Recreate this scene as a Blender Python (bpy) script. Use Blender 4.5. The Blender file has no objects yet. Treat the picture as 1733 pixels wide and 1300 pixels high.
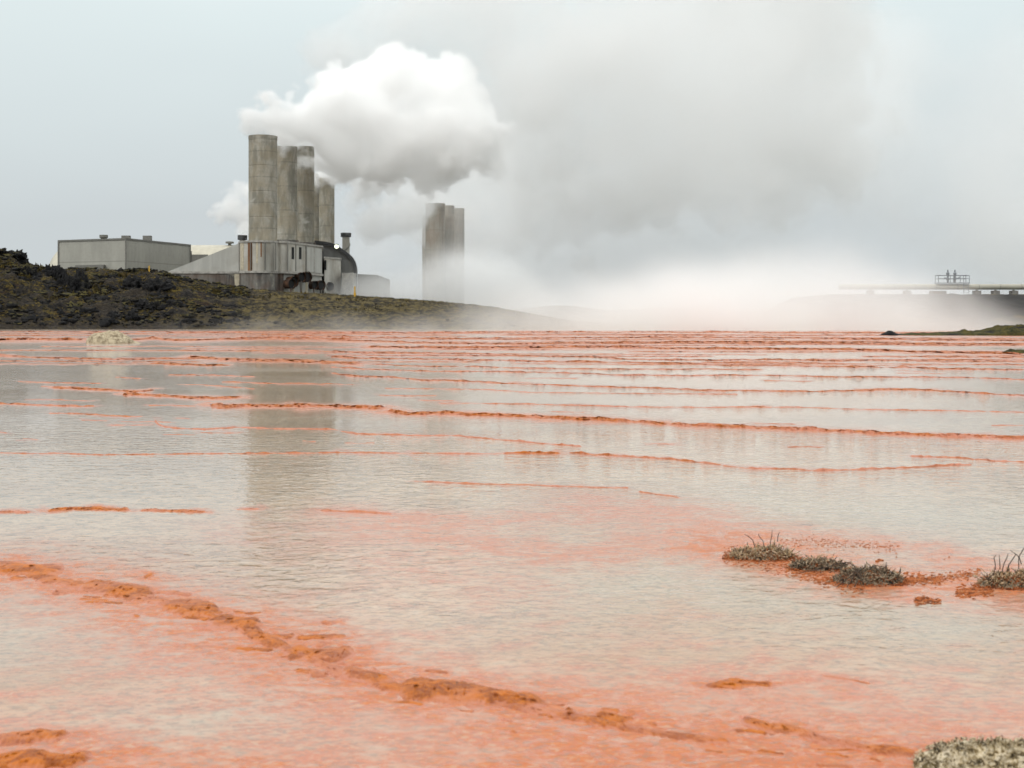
import bpy, math, random
import numpy as np
from mathutils import Vector

# ------------------------------------------------------------------ camera, world, sun, exposure
scene = bpy.context.scene
COL = scene.collection
W0, H0, F0, HZ = 1733.0, 1300.0, 2380.0, 543.0     # photograph size, focal length in its pixels, horizon row
CAM_H = 1.0
cam_data = bpy.data.cameras.new("camera")
cam = bpy.data.objects.new("camera", cam_data)
COL.objects.link(cam)
cam.location = (0, 0, CAM_H)
cam.rotation_euler = (math.radians(90), 0, 0)
cam_data.sensor_width = 36.0
cam_data.lens = F0 / W0 * 36.0
cam_data.shift_y = -(H0 / 2 - HZ) / W0
cam_data.clip_start = 0.05
cam_data.clip_end = 20000
cam_data.dof.use_dof = True
cam_data.dof.focus_distance = 16.0
cam_data.dof.aperture_fstop = 8.0
scene.camera = cam

world = bpy.data.worlds.new("World")
scene.world = world
world.use_nodes = True
wn = world.node_tree
wn.nodes.clear()
SUN_EL, SUN_ROT = math.radians(36), math.radians(217)
def wnode(t, **k):
    n = wn.nodes.new(t)
    for a, b in k.items(): setattr(n, a, b)
    return n
sky = wnode('ShaderNodeTexSky', sky_type='NISHITA', sun_disc=False, sun_elevation=SUN_EL, sun_rotation=SUN_ROT)
sky.dust_density = 4.0
bg1 = wnode('ShaderNodeBackground'); bg1.inputs['Strength'].default_value = 0.1
wn.links.new(sky.outputs[0], bg1.inputs['Color'])
tc = wnode('ShaderNodeTexCoord')
sep = wnode('ShaderNodeSeparateXYZ'); wn.links.new(tc.outputs['Generated'], sep.inputs[0])
nz = wnode('ShaderNodeTexNoise'); nz.inputs['Scale'].default_value = 2.2; nz.inputs['Detail'].default_value = 3
mp = wnode('ShaderNodeMapping'); mp.inputs['Scale'].default_value = (1, 1, 3.0)
wn.links.new(tc.outputs['Generated'], mp.inputs[0]); wn.links.new(mp.outputs[0], nz.inputs['Vector'])
ad = wnode('ShaderNodeMath', operation='MULTIPLY_ADD')
wn.links.new(nz.outputs[0], ad.inputs[0]); ad.inputs[1].default_value = 0.10
ad2 = wnode('ShaderNodeMath', operation='SUBTRACT'); wn.links.new(sep.outputs['Z'], ad2.inputs[0]); ad2.inputs[1].default_value = 0.05
wn.links.new(ad2.outputs[0], ad.inputs[2])
ramp = wnode('ShaderNodeValToRGB')
wn.links.new(ad.outputs[0], ramp.inputs[0])
cr = ramp.color_ramp
cr.elements[0].position = 0.0; cr.elements[0].color = (0.62, 0.67, 0.69, 1)
cr.elements[1].position = 1.0; cr.elements[1].color = (1.75, 1.75, 1.7, 1)
e = cr.elements.new(0.07); e.color = (0.62, 0.67, 0.69, 1)
e = cr.elements.new(0.22); e.color = (0.79, 0.88, 0.885, 1)
e = cr.elements.new(0.5); e.color = (1.4, 1.46, 1.45, 1)
bg2 = wnode('ShaderNodeBackground'); bg2.inputs['Strength'].default_value = 1.0
wn.links.new(ramp.outputs[0], bg2.inputs['Color'])
mx = wnode('ShaderNodeMixShader'); mx.inputs[0].default_value = 0.94
wn.links.new(bg1.outputs[0], mx.inputs[1]); wn.links.new(bg2.outputs[0], mx.inputs[2])
wo = wnode('ShaderNodeOutputWorld'); wn.links.new(mx.outputs[0], wo.inputs['Surface'])

sun_data = bpy.data.lights.new("sun", 'SUN')
sun_data.energy = 0.98
sun_data.angle = math.radians(20)
sun_data.color = (1.0, 0.97, 0.93)
sun = bpy.data.objects.new("sun", sun_data)
COL.objects.link(sun)
sun.rotation_euler = (Vector((-0.55, -0.72, 0.66))).to_track_quat('Z', 'Y').to_euler()

scene.view_settings.view_transform = 'Standard'
scene.view_settings.look = 'None'
scene.view_settings.exposure = 0.0
scene.view_settings.gamma = 1.0
cy = scene.cycles
cy.max_bounces = 38
cy.volume_bounces = 36
cy.diffuse_bounces = 3
cy.glossy_bounces = 3
cy.transparent_max_bounces = 16
cy.volume_step_rate = 1.5
cy.volume_max_steps = 300
cy.use_denoising = True
cy.use_adaptive_sampling = True
cy.adaptive_threshold = 0.02

# ------------------------------------------------------------------ helpers
rng = np.random.default_rng(7)
random.seed(7)
def P(px, py, Y):
    return Vector(((px - W0 / 2) / F0 * Y, Y, CAM_H + (HZ - py) / F0 * Y))
def GX(px, Y): return (px - W0 / 2) / F0 * Y
def GZ(py, Y): return CAM_H + (HZ - py) / F0 * Y
def GY(py): return CAM_H * F0 / (py - HZ)

_perm = np.random.default_rng(3).permutation(256)
_perm = np.concatenate([_perm, _perm, _perm])
_g = np.random.default_rng(5).normal(size=(256, 3)); _g /= np.linalg.norm(_g, axis=1)[:, None]
def perlin(x, y, z=0.0):
    x, y, z = np.broadcast_arrays(np.asarray(x, float), np.asarray(y, float), np.asarray(z, float))
    xi, yi, zi = np.floor(x).astype(int), np.floor(y).astype(int), np.floor(z).astype(int)
    xf, yf, zf = x - xi, y - yi, z - zi
    u, v, w = [t * t * t * (t * (t * 6 - 15) + 10) for t in (xf, yf, zf)]
    def gr(i, j, k):
        h = _perm[(_perm[(_perm[(xi + i) & 255] + yi + j) & 255] + zi + k) & 255]
        g = _g[h]
        return g[..., 0] * (xf - i) + g[..., 1] * (yf - j) + g[..., 2] * (zf - k)
    def L(a, b, t): return a + (b - a) * t
    return 1.6 * L(L(L(gr(0,0,0), gr(1,0,0), u), L(gr(0,1,0), gr(1,1,0), u), v),
             L(L(gr(0,0,1), gr(1,0,1), u), L(gr(0,1,1), gr(1,1,1), u), v), w)
def fbm(x, y, z=0.0, o=4, gain=0.5, lac=2.03):
    s, a = 0.0, 1.0
    for i in range(o):
        s = s + a * perlin(np.asarray(x) * lac**i + 13.1 * i, np.asarray(y) * lac**i + 7.7 * i, np.asarray(z) * lac**i + 3.3 * i)
        a *= gain
    return s
def sstep(a, b, x):
    t = np.clip((x - a) / (b - a), 0, 1)
    return t * t * (3 - 2 * t)

def tag(o, label=None, cat=None, group=None, kind=None):
    if label: o['label'] = label
    if cat: o['category'] = cat
    if group: o['group'] = group
    if kind: o['kind'] = kind
    return o
def empty(name, loc, label=None, cat=None, group=None):
    o = bpy.data.objects.new(name, None)
    o.empty_display_size = 0.2
    COL.objects.link(o); o.location = loc
    return tag(o, label, cat, group)
def link(name, me, mat=None, parent=None, smooth=False):
    o = bpy.data.objects.new(name, me)
    COL.objects.link(o)
    if mat is not None: me.materials.append(mat)
    if smooth: me.shade_smooth()
    if parent is not None:
        o.parent = parent
        o.matrix_parent_inverse = ORIGINS[parent.name] if parent.name in ORIGINS else parent.matrix_basis.inverted()
    return o
ORIGINS = {}
def mesh(name, v, f, mat=None, parent=None, smooth=False):
    me = bpy.data.meshes.new(name)
    me.from_pydata([tuple(a) for a in v], [], f)
    me.validate(); me.update()
    return link(name, me, mat, parent, smooth)
def npmesh(name, verts, faces, mat=None, parent=None, smooth=True, attrs=None):
    """verts (N,3) array, faces (M,4) or (M,3) array"""
    me = bpy.data.meshes.new(name)
    verts = np.asarray(verts, np.float32); faces = np.asarray(faces, np.int32)
    k = faces.shape[1]
    me.vertices.add(len(verts)); me.vertices.foreach_set('co', verts.ravel())
    me.loops.add(faces.size); me.loops.foreach_set('vertex_index', faces.ravel())
    me.polygons.add(len(faces))
    me.polygons.foreach_set('loop_start', np.arange(0, faces.size, k, dtype=np.int32))
    me.polygons.foreach_set('loop_total', np.full(len(faces), k, np.int32))
    if attrs:
        for an, arr in attrs.items():
            a = me.attributes.new(an, 'FLOAT', 'POINT'); a.data.foreach_set('value', np.asarray(arr, np.float32).ravel())
    me.update(calc_edges=True); me.validate()
    return link(name, me, mat, parent, smooth)
def grid_faces(nr, nc, wrap=False):
    r = np.arange(nr - 1)[:, None]; c = np.arange(nc if wrap else nc - 1)[None, :]
    a = r * nc + c; b = r * nc + (c + 1) % nc
    return np.stack([a, b, b + nc, a + nc], -1).reshape(-1, 4)

class MB:
    """collects shapes into one mesh"""
    def __init__(s): s.v = []; s.f = []
    def add(s, v, f):
        n = len(s.v); s.v += [tuple(x) for x in v]; s.f += [tuple(i + n for i in q) for q in f]; return s
    def box(s, x0, x1, y0, y1, z0, z1):
        return s.add([(x0,y0,z0),(x1,y0,z0),(x1,y1,z0),(x0,y1,z0),(x0,y0,z1),(x1,y0,z1),(x1,y1,z1),(x0,y1,z1)],
                     [(0,3,2,1),(4,5,6,7),(0,1,5,4),(1,2,6,5),(2,3,7,6),(3,0,4,7)])
    def prism(s, pts, z0, z1):
        """plan outline, counter-clockwise seen from above; z0, z1 numbers or lists"""
        n = len(pts)
        a = z0 if isinstance(z0, (list, tuple)) else [z0] * n
        b = z1 if isinstance(z1, (list, tuple)) else [z1] * n
        v = [(p[0], p[1], a[i]) for i, p in enumerate(pts)] + [(p[0], p[1], b[i]) for i, p in enumerate(pts)]
        f = [tuple(range(n))[::-1], tuple(range(n, 2 * n))] + [(i, (i + 1) % n, n + (i + 1) % n, n + i) for i in range(n)]
        return s.add(v, f)
    def tube(s, pts, r, seg=10, caps=True):
        pts = [Vector(p) for p in pts]; rs = r if isinstance(r, (list, tuple)) else [r] * len(pts)
        v = []; f = []
        up = None
        for i, p in enumerate(pts):
            d = (pts[min(i + 1, len(pts) - 1)] - pts[max(i - 1, 0)]).normalized()
            if up is None:
                up = Vector((0, 0, 1)) if abs(d.z) < 0.9 else Vector((1, 0, 0))
            a = d.cross(up).normalized(); b = d.cross(a).normalized(); up = -b if b.dot(up) < 0 else b
            for k in range(seg):
                t = 2 * math.pi * k / seg
                v.append(p + (a * math.cos(t) + b * math.sin(t)) * rs[i])
        for i in range(len(pts) - 1):
            for k in range(seg):
                f.append((i * seg + k, i * seg + (k + 1) % seg, (i + 1) * seg + (k + 1) % seg, (i + 1) * seg + k))
        if caps:
            f.append(tuple(range(seg))[::-1]); f.append(tuple(range((len(pts) - 1) * seg, len(pts) * seg)))
        return s.add(v, f)
    def lathe(s, cx, cy, prof, seg=48):
        v = []; f = []
        for (r, z) in prof:
            for k in range(seg):
                t = 2 * math.pi * k / seg
                v.append((cx + r * math.cos(t), cy + r * math.sin(t), z))
        for i in range(len(prof) - 1):
            for k in range(seg):
                f.append((i * seg + k, i * seg + (k + 1) % seg, (i + 1) * seg + (k + 1) % seg, (i + 1) * seg + k))
        return s.add(v, f)
    def build(s, name, mat, parent=None, smooth=False):
        o = mesh(name, s.v, s.f, mat, parent)
        if smooth:
            o.data.shade_smooth()
            try: o.data.set_sharp_from_angle(angle=math.radians(40))
            except Exception: pass
        return o

# ------------------------------------------------------------------ materials
class NT:
    def __init__(s, name):
        s.m = bpy.data.materials.new(name); s.m.use_nodes = True
        s.t = s.m.node_tree; s.t.nodes.clear()
        s.out = s.n('ShaderNodeOutputMaterial')
    def n(s, t, **k):
        n = s.t.nodes.new(t)
        for a, b in k.items(): setattr(n, a, b)
        return n
    def l(s, a, b): s.t.links.new(a, b)
    def coord(s, kind='Object', scale=(1, 1, 1), loc=(0, 0, 0)):
        if kind == 'World':
            g = s.n('ShaderNodeNewGeometry'); src = g.outputs['Position']
        else:
            src = s.n('ShaderNodeTexCoord').outputs[kind]
        m = s.n('ShaderNodeMapping'); m.inputs['Scale'].default_value = scale; m.inputs['Location'].default_value = loc
        s.l(src, m.inputs[0]); return m.outputs[0]
    def noise(s, vec, scale=1.0, detail=4, rough=0.5, dist=0.0):
        n = s.n('ShaderNodeTexNoise'); n.inputs['Scale'].default_value = scale
        n.inputs['Detail'].default_value = detail; n.inputs['Roughness'].default_value = rough
        n.inputs['Distortion'].default_value = dist
        s.l(vec, n.inputs['Vector']); return n.outputs[0]
    def ramp(s, fac, stops):
        r = s.n('ShaderNodeValToRGB'); s.l(fac, r.inputs[0]); c = r.color_ramp
        c.elements[0].position = stops[0][0]; c.elements[0].color = (*stops[0][1], 1)
        c.elements[1].position = stops[-1][0]; c.elements[1].color = (*stops[-1][1], 1)
        for p, col in stops[1:-1]:
            e = c.elements.new(p); e.color = (*col, 1)
        return r.outputs[0]
    def rng(s, v, a, b, c=0.0, d=1.0, smooth=True):
        m = s.n('ShaderNodeMapRange'); m.interpolation_type = 'SMOOTHSTEP' if smooth else 'LINEAR'
        s.l(v, m.inputs[0])
        for i, q in zip((1, 2, 3, 4), (a, b, c, d)): m.inputs[i].default_value = q
        return m.outputs[0]
    def math(s, op, a, b=None, c=None, clamp=False):
        m = s.n('ShaderNodeMath', operation=op); m.use_clamp = clamp
        for i, q in enumerate((a, b, c)):
            if q is None: continue
            if isinstance(q, (int, float)): m.inputs[i].default_value = q
            else: s.l(q, m.inputs[i])
        return m.outputs[0]
    def mix(s, fac, a, b, mode='MIX'):
        m = s.n('ShaderNodeMix', data_type='RGBA', blend_type=mode)
        for i, q in ((0, fac), (6, a), (7, b)):
            if isinstance(q, (int, float)): m.inputs[i].default_value = q
            elif isinstance(q, tuple): m.inputs[i].default_value = (*q, 1)
            else: s.l(q, m.inputs[i])
        return m.outputs[2]
    def attr(s, name):
        a = s.n('ShaderNodeAttribute'); a.attribute_name = name; return a.outputs['Fac']
    def bsdf(s, color, rough=0.8, bump=None, bstr=0.3, bdist=0.05, spec=0.5, metal=0.0, ior=None):
        b = s.n('ShaderNodeBsdfPrincipled')
        if isinstance(color, tuple): b.inputs['Base Color'].default_value = (*color, 1)
        else: s.l(color, b.inputs['Base Color'])
        if isinstance(rough, (int, float)): b.inputs['Roughness'].default_value = rough
        else: s.l(rough, b.inputs['Roughness'])
        b.inputs['Specular IOR Level'].default_value = spec
        b.inputs['Metallic'].default_value = metal
        if ior: b.inputs['IOR'].default_value = ior
        if bump is not None:
            bm = s.n('ShaderNodeBump'); bm.inputs['Strength'].default_value = bstr; bm.inputs['Distance'].default_value = bdist
            s.l(bump, bm.inputs['Height']); s.l(bm.outputs[0], b.inputs['Normal'])
        s.l(b.outputs[0], s.out.inputs['Surface'])
        return s.m

def concrete(name, base, dark, streak=(0.5, 0.5, 0.05), warm=(0.20, 0.16, 0.09), wamt=0.5, joint=None, seed=0.0, bright=None):
    t = NT(name)
    v = t.coord('World', scale=streak, loc=(seed, seed * 0.7, 0))
    n1 = t.noise(v, 1.2, 6, 0.62)
    v2 = t.coord('World', scale=(1, 1, 1), loc=(seed * 2, 0, 0))
    n2 = t.noise(v2, 0.28, 5, 0.6, 0.6)
    n3 = t.noise(v2, 2.5, 6, 0.7)
    c = t.mix(t.rng(n1, 0.38, 0.62), dark, base)
    c = t.mix(t.math('MULTIPLY', t.rng(n2, 0.42, 0.62), wamt), c, warm)
    if bright: c = t.mix(t.rng(n2, 0.42, 0.30), c, bright)
    c = t.mix(t.rng(n3, 0.3, 0.7, 0.0, 0.35), c, dark)
    if joint:
        g = t.n('ShaderNodeNewGeometry'); sp = t.n('ShaderNodeSeparateXYZ'); t.l(g.outputs['Position'], sp.inputs[0])
        z = t.math('ADD', sp.outputs['Z'], joint[1])
        fr = t.math('PINGPONG', z, joint[0] / 2)
        j = t.rng(fr, 0.05, 0.14, 0.6, 0.0)
        j = t.math('MULTIPLY', j, t.rng(n3, 0.35, 0.6, 0.15, 0.8))
        c = t.mix(j, c, tuple(q * 0.55 for q in dark))
    return t.bsdf(c, 0.85, n3, 0.25, 0.1)

def plain(name, col, rough=0.6, var=0.25, scale=3.0, metal=0.0, spec=0.5, col2=None):
    t = NT(name)
    v = t.coord('World'); n = t.noise(v, scale, 5, 0.6)
    c = t.mix(t.rng(n, 0.3, 0.7), col, col2 or tuple(q * (1 - var) for q in col))
    return t.bsdf(c, rough, n, 0.1, 0.05, metal=metal, spec=spec)

def corrugated(name, col, axis, period, horizontal=None):
    """painted profiled sheet; axis vector gives the direction across the ribs"""
    t = NT(name)
    g = t.n('ShaderNodeNewGeometry')
    d = t.n('ShaderNodeVectorMath', operation='DOT_PRODUCT'); t.l(g.outputs['Position'], d.inputs[0]); d.inputs[1].default_value = axis
    w = t.math('PINGPONG', d.outputs['Value'], period / 2)
    n = t.noise(t.coord('World', scale=(0.4, 0.4, 0.1)), 1.0, 5, 0.6)
    n2 = t.noise(t.coord('World'), 2.0, 5, 0.6)
    c = t.mix(t.rng(n, 0.3, 0.7), col, tuple(q * 0.82 for q in col))
    c = t.mix(t.rng(n2, 0.4, 0.8, 0, 0.3), c, tuple(q * 0.6 for q in col))
    if horizontal:
        sp = t.n('ShaderNodeSeparateXYZ'); t.l(g.outputs['Position'], sp.inputs[0])
        h = t.math('PINGPONG', t.math('ADD', sp.outputs['Z'], horizontal[1]), horizontal[0] / 2)
        c = t.mix(t.rng(h, 0.05, 0.13, 0.55, 0), c, tuple(q * 0.45 for q in col))
    return t.bsdf(c, 0.55, w, 0.6, 0.15)

M = {}
M['stack'] = concrete('stack concrete', (0.37, 0.35, 0.30), (0.20, 0.19, 0.155), streak=(0.8, 0.8, 0.22), warm=(0.27, 0.22, 0.14), wamt=0.55, joint=(4.2, 0.6), bright=(0.46, 0.445, 0.40))
M['stack_far'] = concrete('far stack concrete', (0.38, 0.355, 0.31), (0.24, 0.22, 0.19), streak=(0.5, 0.5, 0.06), warm=(0.31, 0.245, 0.19), wamt=0.5, joint=(5.5, 1.0), seed=5)
M['wall'] = concrete('pale concrete', (0.50, 0.485, 0.44), (0.34, 0.325, 0.285), streak=(0.6, 0.6, 0.05), warm=(0.24, 0.18, 0.11), wamt=0.35)
M['stained'] = concrete('stained concrete', (0.20, 0.19, 0.17), (0.055, 0.05, 0.045), streak=(0.7, 0.7, 0.07), warm=(0.15, 0.09, 0.06), wamt=0.5, bright=(0.40, 0.37, 0.30))
M['panel'] = concrete('grey panel', (0.46, 0.455, 0.42), (0.37, 0.365, 0.335), streak=(0.8, 0.8, 0.05), warm=(0.26, 0.24, 0.2), wamt=0.3)
M['white_edge'] = plain('pale ledge', (0.42, 0.40, 0.36), 0.8, var=.45, scale=1.5)
M['cladding'] = corrugated('grey cladding', (0.37, 0.36, 0.315), (0.72, 0.70, 0), 1.1, (4.55, 1.55))
M['cream'] = corrugated('cream roof sheet', (0.50, 0.465, 0.37), (1, 0, 0), 1.4)
M['grey_metal'] = plain('grey metal', (0.17, 0.165, 0.145), 0.55)
M['dark_metal'] = plain('dark metal', (0.05, 0.05, 0.05), 0.5)
M['black'] = plain('opening dark', (0.01, 0.01, 0.01), 0.9)
M['rust'] = plain('rusty steel', (0.10, 0.045, 0.02), 0.8, col2=(0.028, 0.016, 0.012), scale=1.4)
M['rust_stain'] = concrete('rust streak', (0.25, 0.12, 0.05), (0.14, 0.06, 0.025), streak=(2, 2, 0.1), warm=(0.3, 0.17, 0.08))
M['cream_stain'] = plain('pale lime streak', (0.52, 0.46, 0.34), 0.9)
M['yellow'] = plain('yellow paint', (0.62, 0.36, 0.03), 0.5)
M['pipe'] = plain('insulated pipe', (0.38, 0.36, 0.29), 0.45, var=0.15, scale=0.7)
M['galv'] = plain('galvanised steel', (0.22, 0.24, 0.26), 0.45, metal=0.3)
M['white'] = plain('white painted', (0.7, 0.7, 0.7), 0.5)
M['wood'] = plain('bleached twig', (0.022, 0.016, 0.014), 0.9, col2=(0.09, 0.065, 0.045), scale=40)

# ------------------------------------------------------------------ terrace rims, traced and laid on the ground
# each: (thickness in photo rows, [(col,row)...], pinkness 0..1)
RIMS = [
 (12, [(352,686),(380,689),(480,688),(560,690),(600,690),(656,692)], .2, 'thick ochre rim whose left end starts abruptly under the stack reflection'),
 (12, [(650,697),(700,702),(760,701),(830,704),(900,707),(980,710),(1050,714),(1132,718)], .15, 'thickest ochre mineral rim crossing the middle of the pools'),
 (11, [(1130,720),(1200,722),(1270,724),(1340,728),(1420,731),(1500,735),(1590,739),(1660,740),(1740,744),(1900,752)], .25, 'thick lumpy ochre rim running out of the right edge of the photo'),
 (8, [(208,668),(260,670),(300,673),(340,675),(380,675),(412,673)], .1, 'short bright orange rim stepped just left of the thick central rim'),
 (6, [(88,657),(140,659),(200,662),(235,664),(262,661)], .2, 'short orange rim at the left nearest below the dark hill reflection'),
 (8, [(318,604),(350,606),(420,609),(500,610),(560,613),(610,616)], .1, 'straight bright orange rim before the foot of the hill'),
 (5, [(-120,597),(0,601),(60,604),(130,606),(200,608),(262,607)], .4, None),
 (6, [(258,613),(300,616),(340,617),(388,618)], .2, None),
 (3, [(-60,609),(60,611),(140,611),(212,612)], .5, None),
 (3, [(195,637),(215,639),(238,640)], .5, None),
 (2.4, [(30,645),(90,647),(172,648)], .5, None),
 (3, [(285,634),(360,634),(432,637)], .5, None),
 (3, [(375,645),(440,648),(520,648),(600,651)], .5, None),
 (2.4, [(300,650),(370,654),(432,659)], .5, None),
 (5, [(-100,682),(0,684),(60,686),(100,688),(162,689)], .3, None),
 (3.4, [(82,700),(130,701),(190,704),(232,706)], .5, None),
 (4, [(262,709),(264,716),(275,722),(300,726),(350,727),(400,724),(480,727),(560,727),(600,735),(700,738),(770,738),(830,744),(900,750),(985,757)], .7, 'thin pink rim curling round at its left end'),
 (3, [(-100,764),(60,769),(100,768),(165,771),(240,770),(350,769),(480,768),(600,767),(700,768),(850,769)], .8, None),
 (6, [(850,768),(900,768.5),(950,768)], 0, 'short isolated brown mineral rim, darkest and straightest of all'),
 (5, [(962,767),(1000,770),(1060,773),(1133,778),(1190,784),(1222,788)], .4, None),
 (4.5, [(1222,789),(1260,793),(1330,795),(1380,797),(1440,796),(1520,793),(1590,790),(1645,787)], .7, None),
 (4, [(1540,773),(1620,776),(1680,781),(1733,783),(1900,788)], .7, None),
 (6, [(-80,872),(0,868),(52,868)], .6, None),
 (8, [(80,864),(125,862),(170,862),(222,865)], .05, 'short orange rim alone in the open water at lower left'),
 (6, [(236,864),(300,866),(352,868)], .3, None),
 (4, [(400,863),(440,862)], .7, None),
 (5, [(540,865),(600,867),(665,871)], .7, None),
 (3, [(700,815),(800,820),(900,822),(1000,826),(1065,827)], .9, None),
 (3, [(1080,833),(1150,843)], .9, None),
 (5, [(560,630),(600,636),(670,638),(720,643),(760,643),(850,648),(1000,655),(1090,657),(1133,659),(1200,662),(1260,662),(1370,663),(1460,662),(1490,660),(1540,661),(1582,662),(1740,671)], .35, 'long slightly broken orange rim next beyond the thick central rim'),
 (6, [(1460,661.5),(1490,660),(1540,660.5),(1585,662)], .0, None),
 (4, [(560,620),(600,623),(680,626),(740,628),(820,628),(900,629),(960,630),(1050,634),(1090,634),(1133,635),(1240,634),(1330,635),(1400,637),(1450,637),(1620,638),(1740,642)], .4, None),
 (3.6, [(540,612),(600,614),(650,616),(700,619),(820,620),(850,622),(930,623),(1050,624),(1133,624),(1210,624),(1290,625)], .4, None),
 (5, [(560,603),(600,605),(700,607),(760,608),(860,609),(900,611),(990,611),(1100,614),(1170,615),(1235,618),(1310,618),(1400,620),(1540,621),(1600,624),(1740,625)], .25, None),
 (5, [(560,594),(600,595),(700,597),(760,597),(830,599),(900,602),(990,603),(1060,607),(1200,609),(1300,608),(1410,610),(1480,609),(1540,610),(1620,608),(1680,609)], .25, None),
 (8, [(620,587),(760,588),(900,588),(1000,587),(1133,589),(1230,590),(1350,591),(1430,591),(1560,595),(1650,597),(1720,598)], .15, None),
 (6, [(560,575),(700,579),(850,582),(1000,580),(1133,579),(1250,579),(1400,580),(1580,581),(1800,583)], .15, None),
 (5, [(440,566),(600,570),(750,572),(900,572),(1133,570),(1300,571),(1780,577)], .2, None),
 (5, [(280,563.5),(500,563),(700,563),(900,562),(1200,561.5),(1500,562.5)], .35, None),
 (10, [(-200,576),(0,575),(60,574),(142,575)], .05, 'ochre rim left of the pale mound on the far side'),
 (8, [(214,576),(260,572),(300,576),(380,574),(450,572),(600,573)], .1, None),
 (3.4, [(740,683),(830,684),(900,685),(1100,690),(1250,690),(1350,690),(1460,694),(1620,696),(1740,699)], .8, None),
 (5, [(834,684),(846,684)], .0, None),
 (6, [(1268,690),(1300,690.5)], .0, None),
 (2.5, [(640,670),(700,671),(740,670)], .7, None),
 (2.5, [(650,658),(820,660),(900,665),(1100,667),(1250,668)], .7, None),
 (13, [(60,975),(130,992),(240,1012),(350,1042),(430,1072),(500,1104),(570,1138),(660,1165),(800,1182),(950,1210),(1100,1240),(1240,1258)], .45, None),
 (22, [(-60,962),(0,963),(60,965),(105,972)], .15, 'ochre mound at the upper left end of the diagonal foreground rim'),
 (20, [(130,990),(180,995),(240,1003),(262,1015)], .05, None),
 (22, [(262,1022),(320,1028),(360,1036),(378,1046)], .05, None),
 (20, [(348,1050),(400,1057),(446,1060)], .05, None),
 (16, [(415,1074),(450,1083),(492,1098)], .25, None),
 (22, [(478,1101),(540,1109),(604,1109)], .05, None),
 (9, [(498,1081),(540,1079),(590,1079)], .2, None),
 (12, [(520,1142),(550,1143),(562,1140)], .3, None),
 (24, [(566,1136),(620,1146),(672,1157)], .15, None),
 (28, [(664,1163),(740,1171),(800,1175),(870,1185),(932,1192)], .1, 'longest smooth orange lobe of the diagonal foreground rim'),
 (26, [(942,1207),(984,1209)], .0, 'small round amber knob in the diagonal foreground rim'),
 (18, [(1000,1211),(1040,1216),(1074,1226)], .1, None),
 (17, [(1250,1222),(1330,1234),(1400,1254),(1480,1270),(1560,1276)], .25, 'blurred orange bank before the lichened mound at lower right'),
 (22, [(-60,1256),(20,1250),(60,1247),(122,1246)], .4, None),
 (27, [(-100,1292),(0,1286),(80,1290),(160,1284)], .2, 'blurred orange bank in the lower left corner'),
 (12, [(1190,1161),(1250,1158),(1316,1159)], .2, 'small lone orange strip in open water at lower right'),
 (5, [(1390,1143),(1430,1150),(1475,1158)], .8, None),
]
# many thin broken rims between the long ones on the far side
_r = random.Random(11)
FAR = []
for i in range(130):
    row = 561 + 56 * (_r.random() ** 1.6)
    c0 = _r.uniform(-150, 1750); ln = _r.uniform(60, 620)
    if c0 < 560 and row < 620 and _r.random() < 0.35: continue
    FAR.append((_r.uniform(1.3, 3.2), [(c0, row), (c0 + ln / 2, row + _r.uniform(-.6, .8)), (c0 + ln, row + _r.uniform(0, 1.6))], _r.uniform(.2, .9)))
for i in range(30):
    row = _r.uniform(622, 760); c0 = _r.uniform(-50, 1700); ln = _r.uniform(20, 90)
    FAR.append((_r.uniform(1.0, 2.2), [(c0, row), (c0 + ln / 2, row + _r.uniform(-.5, 1)), (c0 + ln, row + _r.uniform(0, 2))], _r.uniform(.5, 1)))
for i in range(90):
    a = _r.random(); c0 = -20 + a * 1500; row = float(np.interp(c0, [0, 130, 260, 430, 600, 780, 1000, 1250, 1560], [966, 992, 1020, 1070, 1118, 1176, 1216, 1256, 1310])) + _r.gauss(6, 17); ln = _r.uniform(12, 70)
    RIMS.append((_r.uniform(4, 9), [(c0, row), (c0 + ln / 2, row + _r.uniform(0, 3)), (c0 + ln, row + _r.uniform(0, 6))], _r.uniform(.1, .7), None))
# wide soft tints of the bed: (half thickness rows, half col width implied, points, pink, orange)
BANDS = [
 (16, [(560,868),(640,874),(760,884),(900,880),(1050,872),(1180,868)], .75, .10),
 (22, [(640,890),(740,905),(840,925),(930,938),(1010,940),(1090,918),(1180,905),(1245,908)], .95, .22),
 (22, [(980,850),(1100,862),(1190,880),(1240,905)], .75, .08),
 (30, [(420,900),(600,930),(760,980),(900,1000)], .45, 0),
 (27, [(1225,928),(1330,948),(1450,978),(1560,990),(1640,988),(1740,995)], .95, .95),
 (14, [(1330,905),(1450,915),(1560,930),(1620,950),(1740,960)], .8, .4),
 (10, [(1480,1005),(1600,1020),(1740,1040)], .6, .1),
 (40, [(-60,968),(60,972),(160,995),(280,1030),(400,1062),(500,1110),(640,1155),(780,1180),(960,1215),(1100,1240),(1250,1262),(1400,1290),(1560,1320)], .85, .8),
 (55, [(300,1090),(480,1150),(640,1200),(840,1230),(1050,1262),(1300,1300)], .7, .22),
 (75, [(900,1330),(1080,1290),(1200,1280),(1400,1290),(1560,1300)], .9, .8),
 (30, [(960,1180),(1100,1175),(1200,1165),(1330,1160),(1400,1165)], .75, .3),
 (45, [(1300,1200),(1440,1215),(1600,1235),(1733,1220)], .35, .05),
 (40, [(-80,1290),(60,1285),(200,1290),(400,1310)], .85, .75),
 (34, [(-60,1010),(80,1012),(200,1030)], .4, .05),
 (60, [(0,1190),(200,1220),(420,1240),(600,1290)], .3, .02),
 (25, [(1560,1200),(1650,1195),(1760,1200)], .35, .0),
]
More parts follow.
